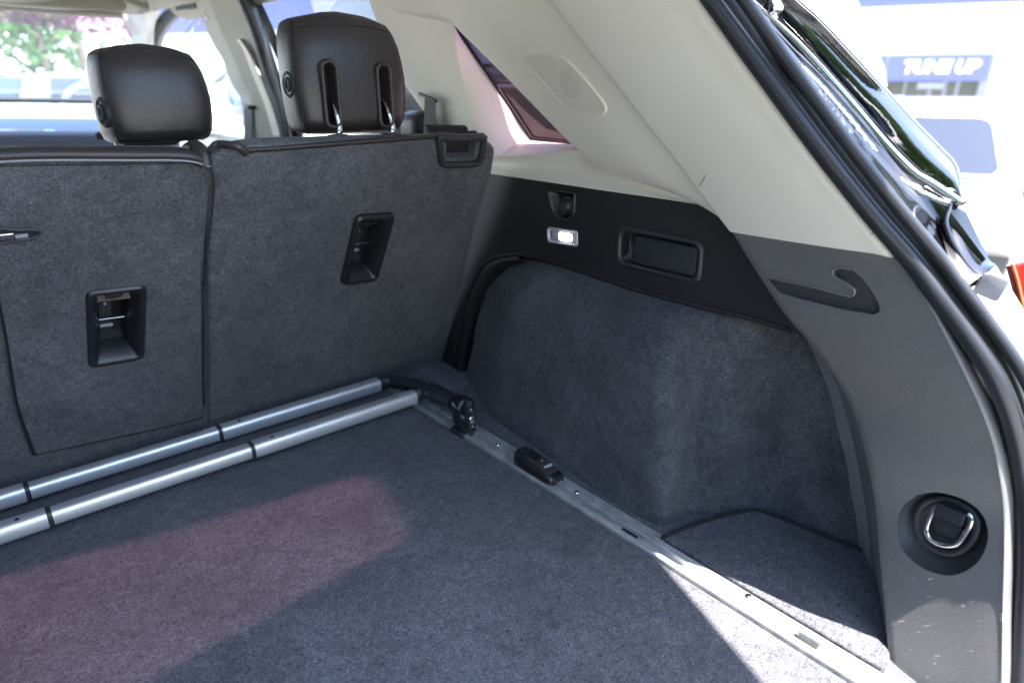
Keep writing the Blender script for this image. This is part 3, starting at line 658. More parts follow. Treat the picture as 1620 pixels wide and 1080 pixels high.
# unseen left wall; tinted panes added to cut light from that side
box('left_side_wall', (-.50, 1.0, .25), (.06, 2.3, .62), M_TRIM, car)
prism('left_d_pillar', [V((-.40, .25, .56)), V((-.42, .75, .56)), V((-.32, 1.05, 1.12)), V((-.30, .75, 1.12))], (-.05, 0, 0), M_BEIGE, car, .01, label='beige pillar on the far left side of the opening')
prism('left_c_pillar', [V((-.43, 1.45, .56)), V((-.43, 1.75, .56)), V((-.33, 1.75, 1.12)), V((-.33, 1.5, 1.12))], (-.05, 0, 0), M_BEIGE, car, .01)
box('left_door_panel', (-.50, 3.1, .25), (.08, 2.2, .62), M_BEIGE, car, .01)
prism('left_b_pillar', [V((-.43, 2.6, .56)), V((-.43, 2.75, .56)), V((-.33, 2.6, 1.12)), V((-.33, 2.5, 1.12))], (-.05, 0, 0), M_BEIGE, car, .01)
mk('left_quarter_glass', [V((-.47, .6, .56)), V((-.47, 1.55, .56)), V((-.36, 1.55, 1.12)), V((-.36, .95, 1.12))], [(0, 1, 2, 3)], M_PRIV, car, False)
mk('left_door_glass', [V((-.47, 1.65, .56)), V((-.47, 2.65, .56)), V((-.36, 2.6, 1.12)), V((-.36, 1.65, 1.12))], [(0, 1, 2, 3)], M_PRIV, car, False)
# raised liftgate overhead
def gz(y): return 1.13+.5*(.85-y)
def gp(x, y): return V((x, y, gz(y)))
gx = lambda xr: .62-xr
gl_ = [(.72, .86), (.80, .80), (.80, .52), (.745, .42), (.31, .36)]
def shadow_src(xf, yf):
    z = (1.13+.425-.5*yf)/.825; return V((xf+.15*z, yf-.35*z, z))
gfloor = [tuple(PZ(x, y, 0)[:2]) for x, y in ((655, 826), (630, 786), (606, 752), (562, 748), (430, 790), (300, 826), (150, 866), (0, 908), (-200, 962))]
gfloor += [(-.42, 1.10), (-.42, .92), (-.32, .83), (-.05, .815)]+[tuple(PZ(x, y, 0)[:2]) for x, y in ((230, 1090), (400, 998), (560, 905), (642, 862), (660, 846))]
gw = rpoly([shadow_src(*p) for p in gfloor], .01, 2)
gate = prism('liftgate', [gp(-.33, .88), gp(.95, .88), gp(1.03, .45), shadow_src(.80, .575), shadow_src(.742, .42), shadow_src(.697, .30), shadow_src(.60, .05), gp(.80, -.75), gp(-.18, -.75), gp(-.40, .0), gp(-.41, .45)], (0, -.01, .03), M_PAINT, car, label='raised black liftgate overhead with rose tinted glass')
gwl = gw
cut(gate, [p+V((0, 0, -.06)) for p in gwl], (0, 0, .2))
gcn = sum(gwl, V())/len(gwl)
def ggr(d): return [gcn+(p-gcn)*(1+d/max((p-gcn).length, .1))+V((0, -.005, .015)) for p in gwl]
mk('gate_glass', ggr(-.035), [tuple(range(len(gwl)))], M_GATEG, gate, False, label='rose tinted glass of the raised liftgate')
M_FRIT1 = glass('edge softening border inner', (.045, .024, .030)); M_FRIT2 = glass('edge softening border outer', (.020, .011, .014))  # unseen weaker-tint rings, added to blur the edge of the floor patch
rings('soft_edge_border', [ggr(-.035), ggr(-.016)], M_FRIT1, gate, label='inner tinted border of the gate glass, added to soften the floor patch')
rings('soft_edge_border', [ggr(-.016), ggr(.05)], M_FRIT2, gate, label='outer tinted border of the gate glass, added to soften the floor patch')

# ---- cabin ahead of the seats
# B pillar
bl = cx([(290, -30, .90), (309, 6, .92), (328, 51, .95), (340, 75, .965), (352, 96, .975), (365, 132, .99), (382, 162, 1.0), (386, 219, 1.01), (388, 240, 1.01)])
br = cx([(368, -30, .90), (382, 0, .905), (395, 35, .93), (405, 60, .945), (417, 92, .96), (429, 125, .975), (441, 155, .99), (455, 205, 1.0), (458, 240, 1.0)])
bmid = [a.lerp(b, .45)+V((-.03, -.01, 0)) for a, b in zip(bl, br)]
bmid2 = [a.lerp(b, .6)+V((-.024, -.01, 0)) for a, b in zip(bl, br)]
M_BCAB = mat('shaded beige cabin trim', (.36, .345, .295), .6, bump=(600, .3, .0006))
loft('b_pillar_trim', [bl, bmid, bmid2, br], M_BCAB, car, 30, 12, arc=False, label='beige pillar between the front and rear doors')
loft('pillar_lit_strip', [cx([(374, 64, .928), (384, 78, .932), (400, 120, .948), (418, 165, .962), (432, 215, .97)]), cx([(379, 62, .924), (392, 82, .928), (409, 120, .944), (428, 165, .958), (443, 215, .966)]), cx([(382, 66, .93), (396, 84, .935), (413, 120, .95), (431, 165, .963), (446, 215, .972)])], M_BEIGE, car, 20, 6, arc=False, label='strip of light on the pillar between the doors, drawn in cream')  # paler strip stands in for light falling on the pillar
for bx_, by_ in ((325, 18), (330, 27)):
    box('belt_adjuster', PX(bx_, by_, .915), (.02, .03, .02), M_BEIGE, car, .006)
tube('door_seal', cx([(376, -30, .90), (387, 0, .91), (402, 35, .93), (414, 70, .945), (425, 105, .96), (437, 140, .975), (448, 175, .985), (455, 215, .99), (457, 240, .99)]), .027, M_RUB, car, 10, 40, label='black rubber seal of the rear door opening')
M_FRAMEG = mat('grey green door frame', (.10, .105, .09), .5)
loft('rear_door_frame', [cx([(385, -30, .95), (398, 0, .955), (415, 40, .97), (432, 80, .98), (448, 120, 1.0), (460, 160, 1.01), (466, 220, 1.01)]), cx([(400, -30, .96), (412, 0, .965), (428, 35, .98), (446, 75, .99), (462, 110, 1.0), (474, 150, 1.01), (480, 220, 1.02)])], M_FRAMEG, car, 24, 4, arc=False)
box('front_door_panel', (1.10, 3.35, .22), (.14, 1.7, .70), M_BEIGE, car, .03)
box('rear_door_panel', (1.11, 2.25, .22), (.14, 1.1, .70), M_BEIGE, car, .03)
mk('front_door_glass', [V((1.12, 2.75, .57)), V((1.12, 4.2, .57)), V((1.03, 3.45, 1.06)), V((1.0, 2.7, 1.06))], [(0, 1, 2, 3)], M_CLEAR, car, False)
mk('rear_door_glass', [V((1.12, 1.72, .57)), V((1.12, 2.68, .57)), V((1.0, 2.6, 1.06)), V((1.0, 1.75, 1.06))], [(0, 1, 2, 3)], M_CLEAR, car, False)
# front door window frame: dark arc, beige A pillar
arc = cx([(314, 3, .93), (290, 9, .94), (270, 20, .95), (255, 35, .96), (246, 52, .97), (241, 75, .98), (238, 110, 1.0)])
tube('front_door_frame', arc, .022, M_MATTE, car, 8, 30)
tube('glass_run', [p+V((.02, -.03, -.012)) for p in arc], .013, M_GREYP, car, 8, 30)
ap = cx([(186, 20, .80), (198, 42, .82), (208, 66, .84), (222, 110, .86)])
loft('a_pillar_trim', [ap, [p+V((.05, -.1, .02)) for p in ap], cx([(312, -8, .90), (262, 8, .91), (244, 40, .94), (237, 100, .97)])], M_BEIGE, car, 20, 10, label='beige pillar beside the windshield')
loft('roof_front_trim', [cx([(330, -60, .80), (250, -60, .8), (200, -60, .75), (-60, -60, .2)]), cx([(318, 0, .90), (250, 4, .86), (200, 12, .80), (-60, -15, .2)]), cx([(312, 2, .92), (245, 18, .87), (188, 23, .79), (-60, 5, .22)])], M_HEAD, car, 30, 8, arc=False)
# windshield, shade band, dashboard
wt = [PY(-80, 4, 3.52), PY(0, 12, 3.52), PY(100, 20, 3.52), PY(192, 26, 3.5)]
wm = [PY(-80, 25, 3.62), PY(0, 27, 3.62), PY(100, 40, 3.62), PY(200, 52, 3.6)]
wb = [PY(-80, 158, 4.25), PY(0, 158, 4.25), PY(150, 160, 4.25), PY(260, 162, 4.2)]
ws = loft('windshield', [wt, wb], M_CLEAR, car, 10, 4, arc=False)
wband = [a.lerp(b, t) for a, b, t in zip(wt, wb, (.10, .12, .17, .20))]
loft('shade_band', [[p+V((0, -.01, 0)) for p in wt], [p+V((0, -.01, 0)) for p in wband]], M_BAND, ws, 10, 3, arc=False, label='rose tinted sun band along the windshield top')
tube('windshield_base', [p+V((0, -.02, 0)) for p in wb], .012, M_DARK, car, 8)
tube('windshield_header', [p+V((0, -.03, .0)) for p in wt], .012, M_HEAD, car, 8)
vs_ = [PY(x, y, 3.2) for x, y in ((-60, -20), (150, -12), (196, 0), (204, 10), (196, 19), (110, 14), (-60, 2))]
prism('sun_visor', rpoly(vs_, .02), (0, .03, 0), M_HEAD, car, .008)
tube('grab_handle', [PY(x, y, 3.0) for x, y in ((192, -6), (205, 1), (222, 8), (232, 13), (228, 3))], .012, M_HEAD, car, 8, 20)
dtop = [PY(-80, 162, 4.2), PY(0, 163, 4.2), PY(150, 165, 4.2), PY(260, 166, 4.2)]
df = [PY(-80, 204, 3.5), PY(0, 205, 3.5), PY(150, 206, 3.5), PY(300, 207, 3.5)]
M_DTOP = mat('sunlit dashboard top', (.20, .22, .27), .5)  # paler than the dashboard face: sunlight put into the colour
loft('dashboard_top', [dtop, df], M_DTOP, car, 12, 4, arc=False)
loft('dashboard', [[p+V((0, -.01, -.003)) for p in df], [p+V((0, -.10, -.04)) for p in df], [p+V((0, -.12, -.25)) for p in df]], M_DASH, car, 12, 6)
box('cabin_floor', (.31, 2.9, -.25), (1.6, 2.8, .05), M_TRIM, car)
box('air_vent', PY(172, 214, 3.3), (.10, .03, .03), M_BLK, car, .006)
box('air_vent', PY(320, 212, 3.3), (.10, .03, .03), M_STEEL, car, .006)
# seat belts
mk_b = [PX(386, 164, .96), PX(399, 172, .96), PX(398, 240, .96), PX(386, 240, .96)]
prism('seat_belt', mk_b, (.004, .004, 0), M_BELT, car, label='black webbing hanging at the pillar between the doors')
box('belt_guide', PX(395, 170, .955), (.03, .05, .012), M_BLK, car, .004)
mk_b = [PX(672, 152, .97), PX(689, 160, .97), PX(689, 236, .97), PX(669, 236, .97)]
prism('seat_belt', mk_b, (.003, .003, 0), M_BELT, car, label='black webbing hanging behind the rear seat corner')
tube('belt_guide', [PX(664, 149, .975), PX(672, 152, .97), PX(690, 160, .97)], .005, M_BLK, car, 8)
bo = box('seat_bolster', PX(664, 204, 1.0), (.08, .10, .09), M_LEATH, car, .03, seg=4, label='dark rounded bolster at the rear door')
# door mirror outside the front window
mir = rings('door_mirror', [[PX(330, 107, 1.32)+V((dx, math.cos(a)*s*.13, math.sin(a)*s*.085)) for a in [2*math.pi*k/20 for k in range(20)]] for dx, s in ((-.09, .2), (-.07, .7), (-.02, .98), (.04, .95), (.08, .6))], M_FLANGE, car, True, label='pale door mirror outside the front window')

# ================================================================== REAR SEATS
SN = V((0, .64, .31)).normalized(); SD = SN.dot(V((0, 1.49, 0)))
SU = V((1, 0, 0)); SV = V((0, -.31, .64)).normalized()          # up the seat back
BK = -SN                                                          # towards the camera
def S(x, y, off=0.): return PP(x, y, SN, SD-off)
def puffed(name, outline, th, m, parent, bev=.02, label=None):
    return prism(name, [p for p in outline], SN*th, m, parent, bev, 5, label)
rs = empty('rear_seat', (.66, 1.4, -.02), 'narrow rear seat back beside the wheel arch, with the taller slotted head restraint', 'seat')
xl = .349
o_ = [V((xl, 1.50, -.02)), V((xl, 1.175, .64)), V((.99, 1.50, -.02))]
outl = [S(352, 246), S(372, 234), S(420, 229), S(560, 224), S(694, 220), S(770, 223), S(785, 236), S(779, 275), S(755, 350), S(735, 435), S(715, 520), S(700, 575), S(690, 598), S(500, 645), S(325, 695)]
outl[0] = V((xl, outl[0].y, outl[0].z)); outl[-1] = V((xl, 1.50, -.02))
outl = rpoly(outl, .012, 3)
rb = puffed('seat_back', outl, .03, M_SEATC, rs, .012, label='grey carpeted back of the seat')
# leather top of the right seat
lt0 = [S(377, 240, .002), S(388, 242, .002), S(450, 238, .002), S(540, 231, .002), S(640, 223, .002), S(700, 217.5, .002)]
lt1 = [p+V((0, -.003, .006)) for p in lt0]; lt2 = [p+V((0, .010, .009)) for p in lt0]; lt3 = [p+V((0, .05, .000)) for p in lt0]; lt4 = [p+V((0, .12, -.03)) for p in lt0]
lt0b = [p+V((0, .004, -.001)) for p in lt0]
o = loft('leather_top', [lt0b, lt0, lt1, lt2, lt3, lt4, [p+V((0, .16, -.2)) for p in lt0]], M_LEATH, rs, 40, 24, arc=False)
# quilted end of the leather
tube('leather_corner', [S(336, 236, .004), S(352, 230, .0)+V((0, .02, 0)), S(372, 231, .002), S(383, 236, .004), S(389, 243, .004)], .007, M_LEATH, rs, 10, 20)
o = loft('leather_shoulder', [[S(333, 240, .0)+V((0, .01, 0)), S(352, 232, 0)+V((0, .012, 0)), S(386, 232, .0)+V((0, .01, 0))], [S(333, 236)+V((0, .05, -.004)), S(352, 230)+V((0, .05, -.004)), S(386, 230)+V((0, .05, -.004))], [S(333, 236)+V((0, .10, -.03)), S(352, 230)+V((0, .10, -.03)), S(386, 230)+V((0, .10, -.03))]], M_LEATH, rs, 14, 8)
# fold-down latch bezels
def seat_bezel(parent, quad, label, flip=False):
    p = [S(*q_) for q_ in quad]; c = sum(p, V())/4
    u = ((p[1]-p[0])+(p[2]-p[3])).normalized(); v = ((p[0]-p[3])+(p[1]-p[2])).normalized(); n = BK
    v = (v-u*u.dot(v)).normalized()
    w_ = ((p[1]-p[0]).length+(p[2]-p[3]).length)/2; h = ((p[0]-p[3]).length+(p[1]-p[2]).length)/2
    prof = ((-.002, .006, .014), (.005, .004, .013), (.0100, -.001, .012), (.0115, -.008, .010), (.0105, -.016, .009), (.006, -.022, .007), (-.010, -.040, .004), (-.030, -.050, .003))
    return c, u, v, w_, h, n, [rrect(c+n*d, u, v, w_+a, h+a*1.05, r) for d, a, r in prof]
def bezel(parent, back, quad, label):
    c, u, v, w_, h, n, loops = seat_bezel(parent, quad, label)
    for bb in ((back,) if parent is rs else (back, lb)): cut(bb, rrect(c+n*.03, u, v, w_-.016, h-.018, .008), -n*.095)
    bz = rings('latch_bezel', loops, M_SATIN, parent, label=label)
    hw, hh = w_-.050, h-.054
    # dark well behind the funnel, latch striker bar, child-seat anchor pictogram plate
    rings('latch_well', [rrect(c-n*.028, u, v, hw+.004, hh+.006, .003), rrect(c-n*.052, u, v, hw, hh, .003)], M_DARK, parent, True)
    box('striker_bar', c-n*.024+v*(-.004), (hw+.002, .0035, .004), M_STEEL, parent, .001, (u, v, n))
    box('latch_plate', c-n*.035-u*(hw*.22)-v*.01, (hw*.5, hh*.62, .006), M_MATTE, parent, .002, (u, v, n))
    box('latch_pin', c-n*.030-u*(hw*.2)+v*(-hh*.20), (hw*.55, .006, .006), M_GREYP, parent, .002, (u, v, n))
    box('latch_pin', c-n*.030-u*(hw*.25)+v*(hh*.22), (.006, .006, .006), M_GREYP, parent, .002, (u, v, n))
    # moulded pictogram: a seat and a hook in low relief on the upper slope
    pc_ = c-n*.001+v*(h/2-.026)
    prism('pictogram', [pc_+u*x+v*y-n*.004 for x, y in ((-.014, -.004), (-.012, .004), (-.007, .006), (-.004, .000), (.002, -.002), (.002, -.005))], n*.0015, M_MATTE, parent)
    prism('pictogram', [pc_+u*x+v*y-n*.004 for x, y in ((.001, -.001), (.013, .005), (.014, .002), (.006, -.003))], n*.0015, M_MATTE, parent)
    return bz
bezel(rs, rb, [(558, 342), (617, 336), (599, 440), (543, 446)], 'black rectangular latch bezel in the carpet')
# release handle at the top right corner
hc = [S(697, 217), S(764, 214), S(755, 256), S(702, 256)]
cut(rb, [S(706, 205)-SN*.04, S(756, 205)-SN*.04, S(749, 248)-SN*.04, S(706, 250)-SN*.04], SN*.10)
hl = [S(693, 216), S(697, 250), S(704, 259), S(750, 258), S(759, 250), S(765, 215)]
tube('release_handle', [p+BK*.003 for p in hl], .0075, M_BLK, rs, 10, 44, label='black release handle surround at the top corner')
tube('release_lever', [S(690, 217)+BK*.0, S(728, 217)+BK*.004, S(764, 217)+BK*.0], .009, M_BLK, rs, 10, 16, label='black finger lever of the release handle')
prism('handle_well', [S(698, 222)-BK*.055, S(762, 222)-BK*.055, S(756, 256)-BK*.02, S(700, 256)-BK*.02], SN*.01, M_DARK, rs)
prism('handle_back', [S(696, 219)-BK*.022, S(764, 217)-BK*.022, S(756, 258)-BK*.022, S(698, 258)-BK*.022], SN*.006, M_DARK, rs)
prism('handle_floor', [S(700, 256)+BK*.003, S(757, 256)+BK*.003, S(757, 240)-BK*.05, S(700, 240)-BK*.05], SV*-.006, M_MATTE, rs)
prism('leather_end', [S(688, 220)+V((0, .03, .0)), S(765, 218)+V((0, .03, -.004)), S(765, 218)+V((0, .10, -.02)), S(688, 220)+V((0, .12, -.015))], (0, 0, -.012), M_LEATH, rs, .004)

ls = empty('rear_seat', (-.05, 1.4, -.02), 'wide rear seat back at the left with leather roll on top and raised carpet panel', 'seat')
xr = .339
outc = [S(30, 470)]
yb = S(332, 262); top_z = S(100, 250)
oL = [V((-.32, 1.50, -.02)), S(-420, 262), S(-60, 252), S(100, 246), S(250, 245), S(322, 248), S(333, 264), V((xr, 1.30, .402)), V((xr, 1.502, -.02))]
lb = puffed('seat_back', rpoly(oL, .012, 3), .03, M_SEATC, ls, .012, label='wide carpeted back with a raised centre panel')
# raised centre carpet panel with seam round it
pn_ = [S(-8, 440, .0), S(10, 530, .0), S(28, 640, .0), S(56, 716, .0), S(150, 695, 0), S(250, 674, 0), S(321, 657, 0), S(326, 480, 0), S(333, 330, 0), S(335, 285, 0), S(328, 256, 0), S(200, 258, 0), S(-40, 262, 0)]
pn_[6:11] = [V((min(p.x, xr-.006), p.y, p.z)) for p in pn_[6:11]]
puffed('centre_panel', [p+BK*.006 for p in rpoly(pn_, .008, 3)], .012, M_SEATC, ls, .005, label='raised carpet panel behind the middle seat')
tube('panel_seam', [S(-8, 440)+BK*.003, S(10, 530)+BK*.003, S(28, 640)+BK*.003, S(54, 717)+BK*.003], .0028, M_DARK, ls, 6, 40)
tube('panel_seam', [S(54, 717)+BK*.002, S(150, 697)+BK*.002, S(250, 676)+BK*.002, S(320, 659)+BK*.002], .0026, M_DARK, ls, 6, 40)
tl_ = [S(-500, 262, .008), S(-60, 256, .008), S(60, 252, .008), S(200, 252, .008), S(290, 253, .008), S(330, 262, .007)]
lc0 = [p+V((0, .006, -.003)) for p in tl_]
o = loft('leather_roll', [lc0, [p+V((0, -.006, .000)) for p in tl_], [p+V((0, -.010, .008)) for p in tl_], [p+V((0, .000, .016)) for p in tl_], [p+V((0, .03, .016)) for p in tl_], [p+V((0, .08, .002)) for p in tl_], [p+V((0, .13, -.03)) for p in tl_], [p+V((0, .14, -.25)) for p in tl_]], M_LEATH, ls, 50, 30, arc=False)
tube('leather_roll_end', [tl_[-1]+V((-.006, a, b)) for a, b in ((0, 0), (.004, .016), (.03, .026), (.07, .02))], .013, M_LEATH, ls, 10, 16)
tube('seam_piping', [p+V((0, -.007, -.001)) for p in tl_], .0016, M_GREYP, ls, 6, 50)
tube('side_piping', [S(333, 266, .006), S(338, 285, .006), S(336, 330, .006), V((xr-.001, 1.31, .38))+BK*.008, V((xr-.001, 1.45, .10))+BK*.008], .0020, M_LEATH, ls, 8, 50)
bezel(ls, bpy.data.objects['centre_panel'], [(134, 458), (226, 448), (229, 562), (140, 577)], 'black rectangular latch bezel with a bright bar')
cutq = [(139, 462), (222, 453), (225, 557), (145, 571)]
# slot for the centre belt
sl = [S(-40, 352, .0), S(10, 358, 0), S(48, 358, 0), S(62, 362, 0), (S(58, 370, 0)), S(20, 378, 0), S(-40, 384, 0)]
prism('belt_slot', [p+BK*.0075 for p in rpoly(sl, .004)], -BK*.01, M_DARK, ls, .001)
tube('slot_rim', [p+BK*.008 for p in [S(-30, 353), S(8, 357), S(30, 359), S(48, 358), S(62, 362), S(52, 371), S(20, 376), S(-30, 384)]], .0022, M_BLK, ls, 8, 40)
box('slot_clip', S(6, 368)+BK*.010, (.022, .012, .006), M_STEEL, ls, .002, (SU, SV, BK))
box('slot_clip', S(32, 368)+BK*.009, (.016, .006, .004), M_GREYP, ls, .001, (SU, SV, BK))

# head restraints
def head(parent, c, hw, hd, hh, yawd, slots, leanz=.0):
    """c = base centre; built from stacked rounded sections"""
    ca, sa = math.cos(yawd), math.sin(yawd); ux = V((ca, sa, 0)); uy = V((-sa, ca, 0))
    prof = [(0.0, .50, .40, .02), (.012, .80, .72, .016), (.04, .89, .93, .010), (.12, .95, 1.0, .004), (.28, .985, 1.0, .0), (.45, 1.0, .98, -.002), (.62, .985, .95, .0), (.76, .955, .92, .004), (.87, .915, .86, .010), (.945, .86, .74, .014), (.985, .76, .58, .018), (1.0, .55, .30, .02)]
    loops = []; n = 40
    for t in [k/27 for k in range(28)]:
        t2 = .5-.5*math.cos(math.pi*t)
        i = max(j for j in range(len(prof)) if prof[j][0] <= t2+1e-9); i = min(i, len(prof)-2)
        f = (t2-prof[i][0])/(prof[i+1][0]-prof[i][0]); a = [prof[i][k]*(1-f)+prof[i+1][k]*f for k in range(4)]
        loop = []
        for k in range(n):
            th = 2*math.pi*k/n; e = .44
            x = math.copysign(abs(math.cos(th))**e, math.cos(th)); y = math.copysign(abs(math.sin(th))**(e*1.15), math.sin(th))
            top = (1-(x*x)*.10) if t2 > .5 else 1
            loop.append(c+ux*(x*hw*a[1])+uy*(y*hd*a[2]+a[3]+leanz*t2)+V((0, 0, hh*(t2*(1-(.06*x*x if t2 > .5 else 0))))))
        loops.append(loop)
    vs = [v for l in loops for v in l]; L = len(loops)
    fs = [(i*n+j, i*n+(j+1) % n, (i+1)*n+(j+1) % n, (i+1)*n+j) for i in range(L-1) for j in range(n)]
    fs += [tuple(range(n)), tuple((L-1)*n+j for j in range(n))]
    h_ = mk('head_restraint', vs, fs, M_LEATH, parent, label='dark brown leather head restraint')
    for kk in (23, 37):
        tube('leather_seam', [loops[i][kk]+(loops[i][kk]-loops[i][(kk+20) % 40]).normalized()*.0002 for i in range(2, 25)], .0011, M_DARK, parent, 6)
    tube('leather_seam', [loops[21][k]+V((0, -.0002, .0002)) for k in range(23, 38)], .0011, M_DARK, parent, 6)
    return h_, ux, uy
hc_ = V((.662, 1.29, .660))
hr, ux, uy = head(rs, hc_, .120, .058, .222, 0.0, True, .014)
def slot(hr, parent, px, py, w_, h):
    # slot on the rear face of the restraint
    yb_ = hc_.y-.058
    c = PY(px, py, yb_+.002); n = V((0, -1, 0)); u = V((1, 0, 0)); v = V((0, 0, 1))
    cut(hr, rrect(c+n*.03, u, v, w_, h, w_*.45, 6), V((0, .075, 0)))
    rings('post_slot', [rrect(c+n*d, u, v, w_+a, h+a, (w_+a)*.45, 6) for d, a in ((-.004, .016), (.003, .013), (.0055, .008), (.004, .002), (-.004, -.001), (-.035, -.003))], M_LEATH, parent, label='stitched rim of the post slot')
    rings('slot_liner', [rrect(c+n*d, u, v, w_+a, h+a, (w_+a)*.45, 6) for d, a in ((-.028, .0), (-.034, -.004))], M_DARK, parent, True)
    return c
s1_ = slot(hr, rs, 524, 150, .022, .108); s2_ = slot(hr, rs, 609, 152, .022, .108)
for (a, b, c3, d) in (((522, 158), (531, 178), (536, 198), (536, 216)), ((605, 158), (614, 178), (620, 198), (620, 214))):
    base = PY(*d, 1.235); top = PY(*a, 1.262)
    tube('post', [top, PY(*b, 1.243), PY(*c3, 1.236), base, base-V((0, -.02, .06))], .0062, M_CHROME, rs, 14, 30, label='bright metal head restraint post')
    rings('post_guide', [disc(base+V((0, .002, z)), V((1, 0, 0)), V((0, 1, 0)), r) for z, r in ((-.010, .024), (-.002, .023), (.003, .018), (.004, .009))], M_BLK, rs, True)
bc_ = PX(460, 134, .664)
def button(parent, c, ux=V((1, 0, 0)), uy=V((0, 1, 0))):
    rings('side_button', [disc(c-ux*d, uy, V((0, 0, 1)), r) for d, r in ((-.006, .024), (.001, .024), (.004, .021), (.003, .018), (.000, .016), (.000, .014), (.005, .0125), (.005, .008), (.003, .006))], M_MATTE, parent, True, label='round release button on the side of the head restraint')
button(rs, V((hc_.x-.117, hc_.y-.004, PX(461, 134, hc_.x-.117).z)))
hm_ = V((.316, 1.32, .657))
hr2, ux, uy = head(ls, hm_, .086, .058, .158, 0.11, False, .008)
button(ls, hm_-ux*.0840-uy*.014+V((0, 0, .052)), ux, uy)
for a in (-.065, .05):
    b_ = hm_+V((a, 0, .01))
    tube('post', [b_, b_-V((0, 0, .05))], .006, M_CHROME, ls, 12, 6, label='short chrome post under the middle head restraint')
    rings('post_guide', [disc(b_+V((0, 0, z-.03)), V((1, 0, 0)), V((0, 1, 0)), r) for z, r in ((-.01, .02), (.0, .018), (.003, .009))], M_BLK, ls, True)

fs_ = empty('front_seat', (.72, 2.75, -.25), 'black front passenger seat just hidden behind the middle head restraint', 'seat')
box('backrest', (.70, 2.75, .18), (.44, .12, .70), M_LEATH, fs_, .04, seg=4)
box('cushion', (.70, 3.0, -.1), (.46, .5, .16), M_LEATH, fs_, .04, seg=4)
box('head_restraint', (.62, 2.74, .62), (.22, .09, .15), M_LEATH, fs_, .035, seg=4)

# ================================================================== CARGO RAIL, DIVIDER BARS, CLAMP
rail = empty('cargo_rail', (.81, .75, 0), 'silver aluminium track let into the cargo floor beside the wheel arch', 'rail')
prof = [(.788, -.012), (.788, .0042), (.790, .0052), (.7985, .0052), (.7995, .0035), (.8005, -.006), (.8155, -.006), (.8165, .0035), (.8175, .0045), (.8205, .0045), (.8215, .002), (.8235, .002), (.8245, .0048), (.8285, .0052), (.830, -.002), (.836, -.002), (.838, .0055), (.8405, .0055), (.8410, -.012)]
ys = [0.0+1.44*k/24 for k in range(25)]
rr = grid('track', [[V((x, y, z)) for x, z in prof] for y in ys], M_RAIL, rail); edge_split(rr, 25)
for y in (.775, .40, 1.20, 1.02):
    rings('rivet', [disc(V((.822, y, z)), V((1, 0, 0)), V((0, 1, 0)), r, 12) for z, r in ((.003, .0058), (.006, .0055), (.0075, .003))], M_CHROME, rail, True)
for y in (.63, .30):
    box('track_slot', (.808, y, -.0035), (.011, .034, .004), M_DARK, rail, .001)
for y in (.70, .36, 1.25):
    rings('track_notch', [rrect(V((.808, y, z)), V((1, 0, 0)), V((0, 1, 0)), .0125+a, .10+a, .006) for z, a in ((-.0055, 0), (-.003, 0), (-.0025, -.001))], M_RAIL, rail, True)
for y in (.36, .52):
    box('lint_fleck', (.7945, y, .0055), (.002, .004, .0006), M_WHT, rail)

bars = empty('cargo_divider', (.4, 1.36, .02), 'pair of silver telescopic bars lying across the cargo floor behind the seats', 'divider bars')
def rsq(a):
    c_, s_ = math.cos(a), math.sin(a); e = .62
    return (math.copysign(abs(c_)**e, c_), math.copysign(abs(s_)**e, s_))
for yy, joints, end, zc in ((1.425, ((345, 675), (41, 768)), 598, .030), (1.300, ((397, 708), (78, 815)), 655, .032)):
    xe = PY(end, 604 if yy > 1.4 else 624, yy).x
    xs = [PY(j[0], j[1], yy).x for j in joints]
    segs = [(xe, xs[0]+.003, .0175), (xs[0]-.003, xs[1]+.003, .0155), (xs[1]-.003, -.62, .0175)]
    if yy < 1.35: segs = [(xe, xs[0]+.003, .0175), (xs[0]-.003, xs[1]+.003, .0155), (xs[1]-.003, -.62, .0175)]
    for a, b, r in segs:
        o = tube('tube', [V((a-(a-b)*k/8, yy, zc)) for k in range(9)], r, M_ALU, bars, 24, prof=rsq, label='silver aluminium tube section'); bevel(o, .001, 2)
    for x in xs:
        tube('joint_ring', [V((x+.004, yy, zc)), V((x-.004, yy, zc))], .0178, M_BLK, bars, 24, prof=rsq)
        for s in (1, -1):
            if s > 0 or x < .2: pass
        dx = x+.045 if x > .15 else x-.045
        rings('set_screw', [disc(V((dx, yy-.004, zc+.0172+z)), V((1, 0, 0)), V((0, 1, 0)), r, 10) for z, r in ((0, .004), (.001, .0035))], M_DARK, bars, True)
    rings('set_screw', [disc(V((xe-.05, yy-.003, zc+.0172+z)), V((1, 0, 0)), V((0, 1, 0)), r, 10) for z, r in ((0, .003), (.001, .0025))], M_DARK, bars, True)
    tube('end_collar', [V((xe+.008, yy, zc)), V((xe-.002, yy, zc))], .0165, M_BLK, bars, 20)
# swivel arm and hub
A0 = V((PY(598, 604, 1.425).x+.006, 1.425, .030))
arm = [A0, A0+V((.018, .0, .002)), V((.795, 1.405, .034)), V((.808, 1.34, .042)), V((.811, 1.27, .050)), V((.812, 1.19, .056)), V((.812, 1.125, .058))]
tube('swivel_arm', arm, [.0165]*22+[.020]*18, M_BLK, bars, 18, 40, label='black swivel arm joining the bars to the rail')
tube('arm_branch', [V((PY(655, 624, 1.3).x, 1.300, .032)), V((.809, 1.300, .044))], .0165, M_BLK, bars, 16)
tube('arm_collar', [V((.811, 1.245, .052)), V((.811, 1.235, .053))], .0222, M_MATTE, bars, 18)
tube('arm_collar', [V((.812, 1.165, .057)), V((.812, 1.158, .057))], .0225, M_MATTE, bars, 18)
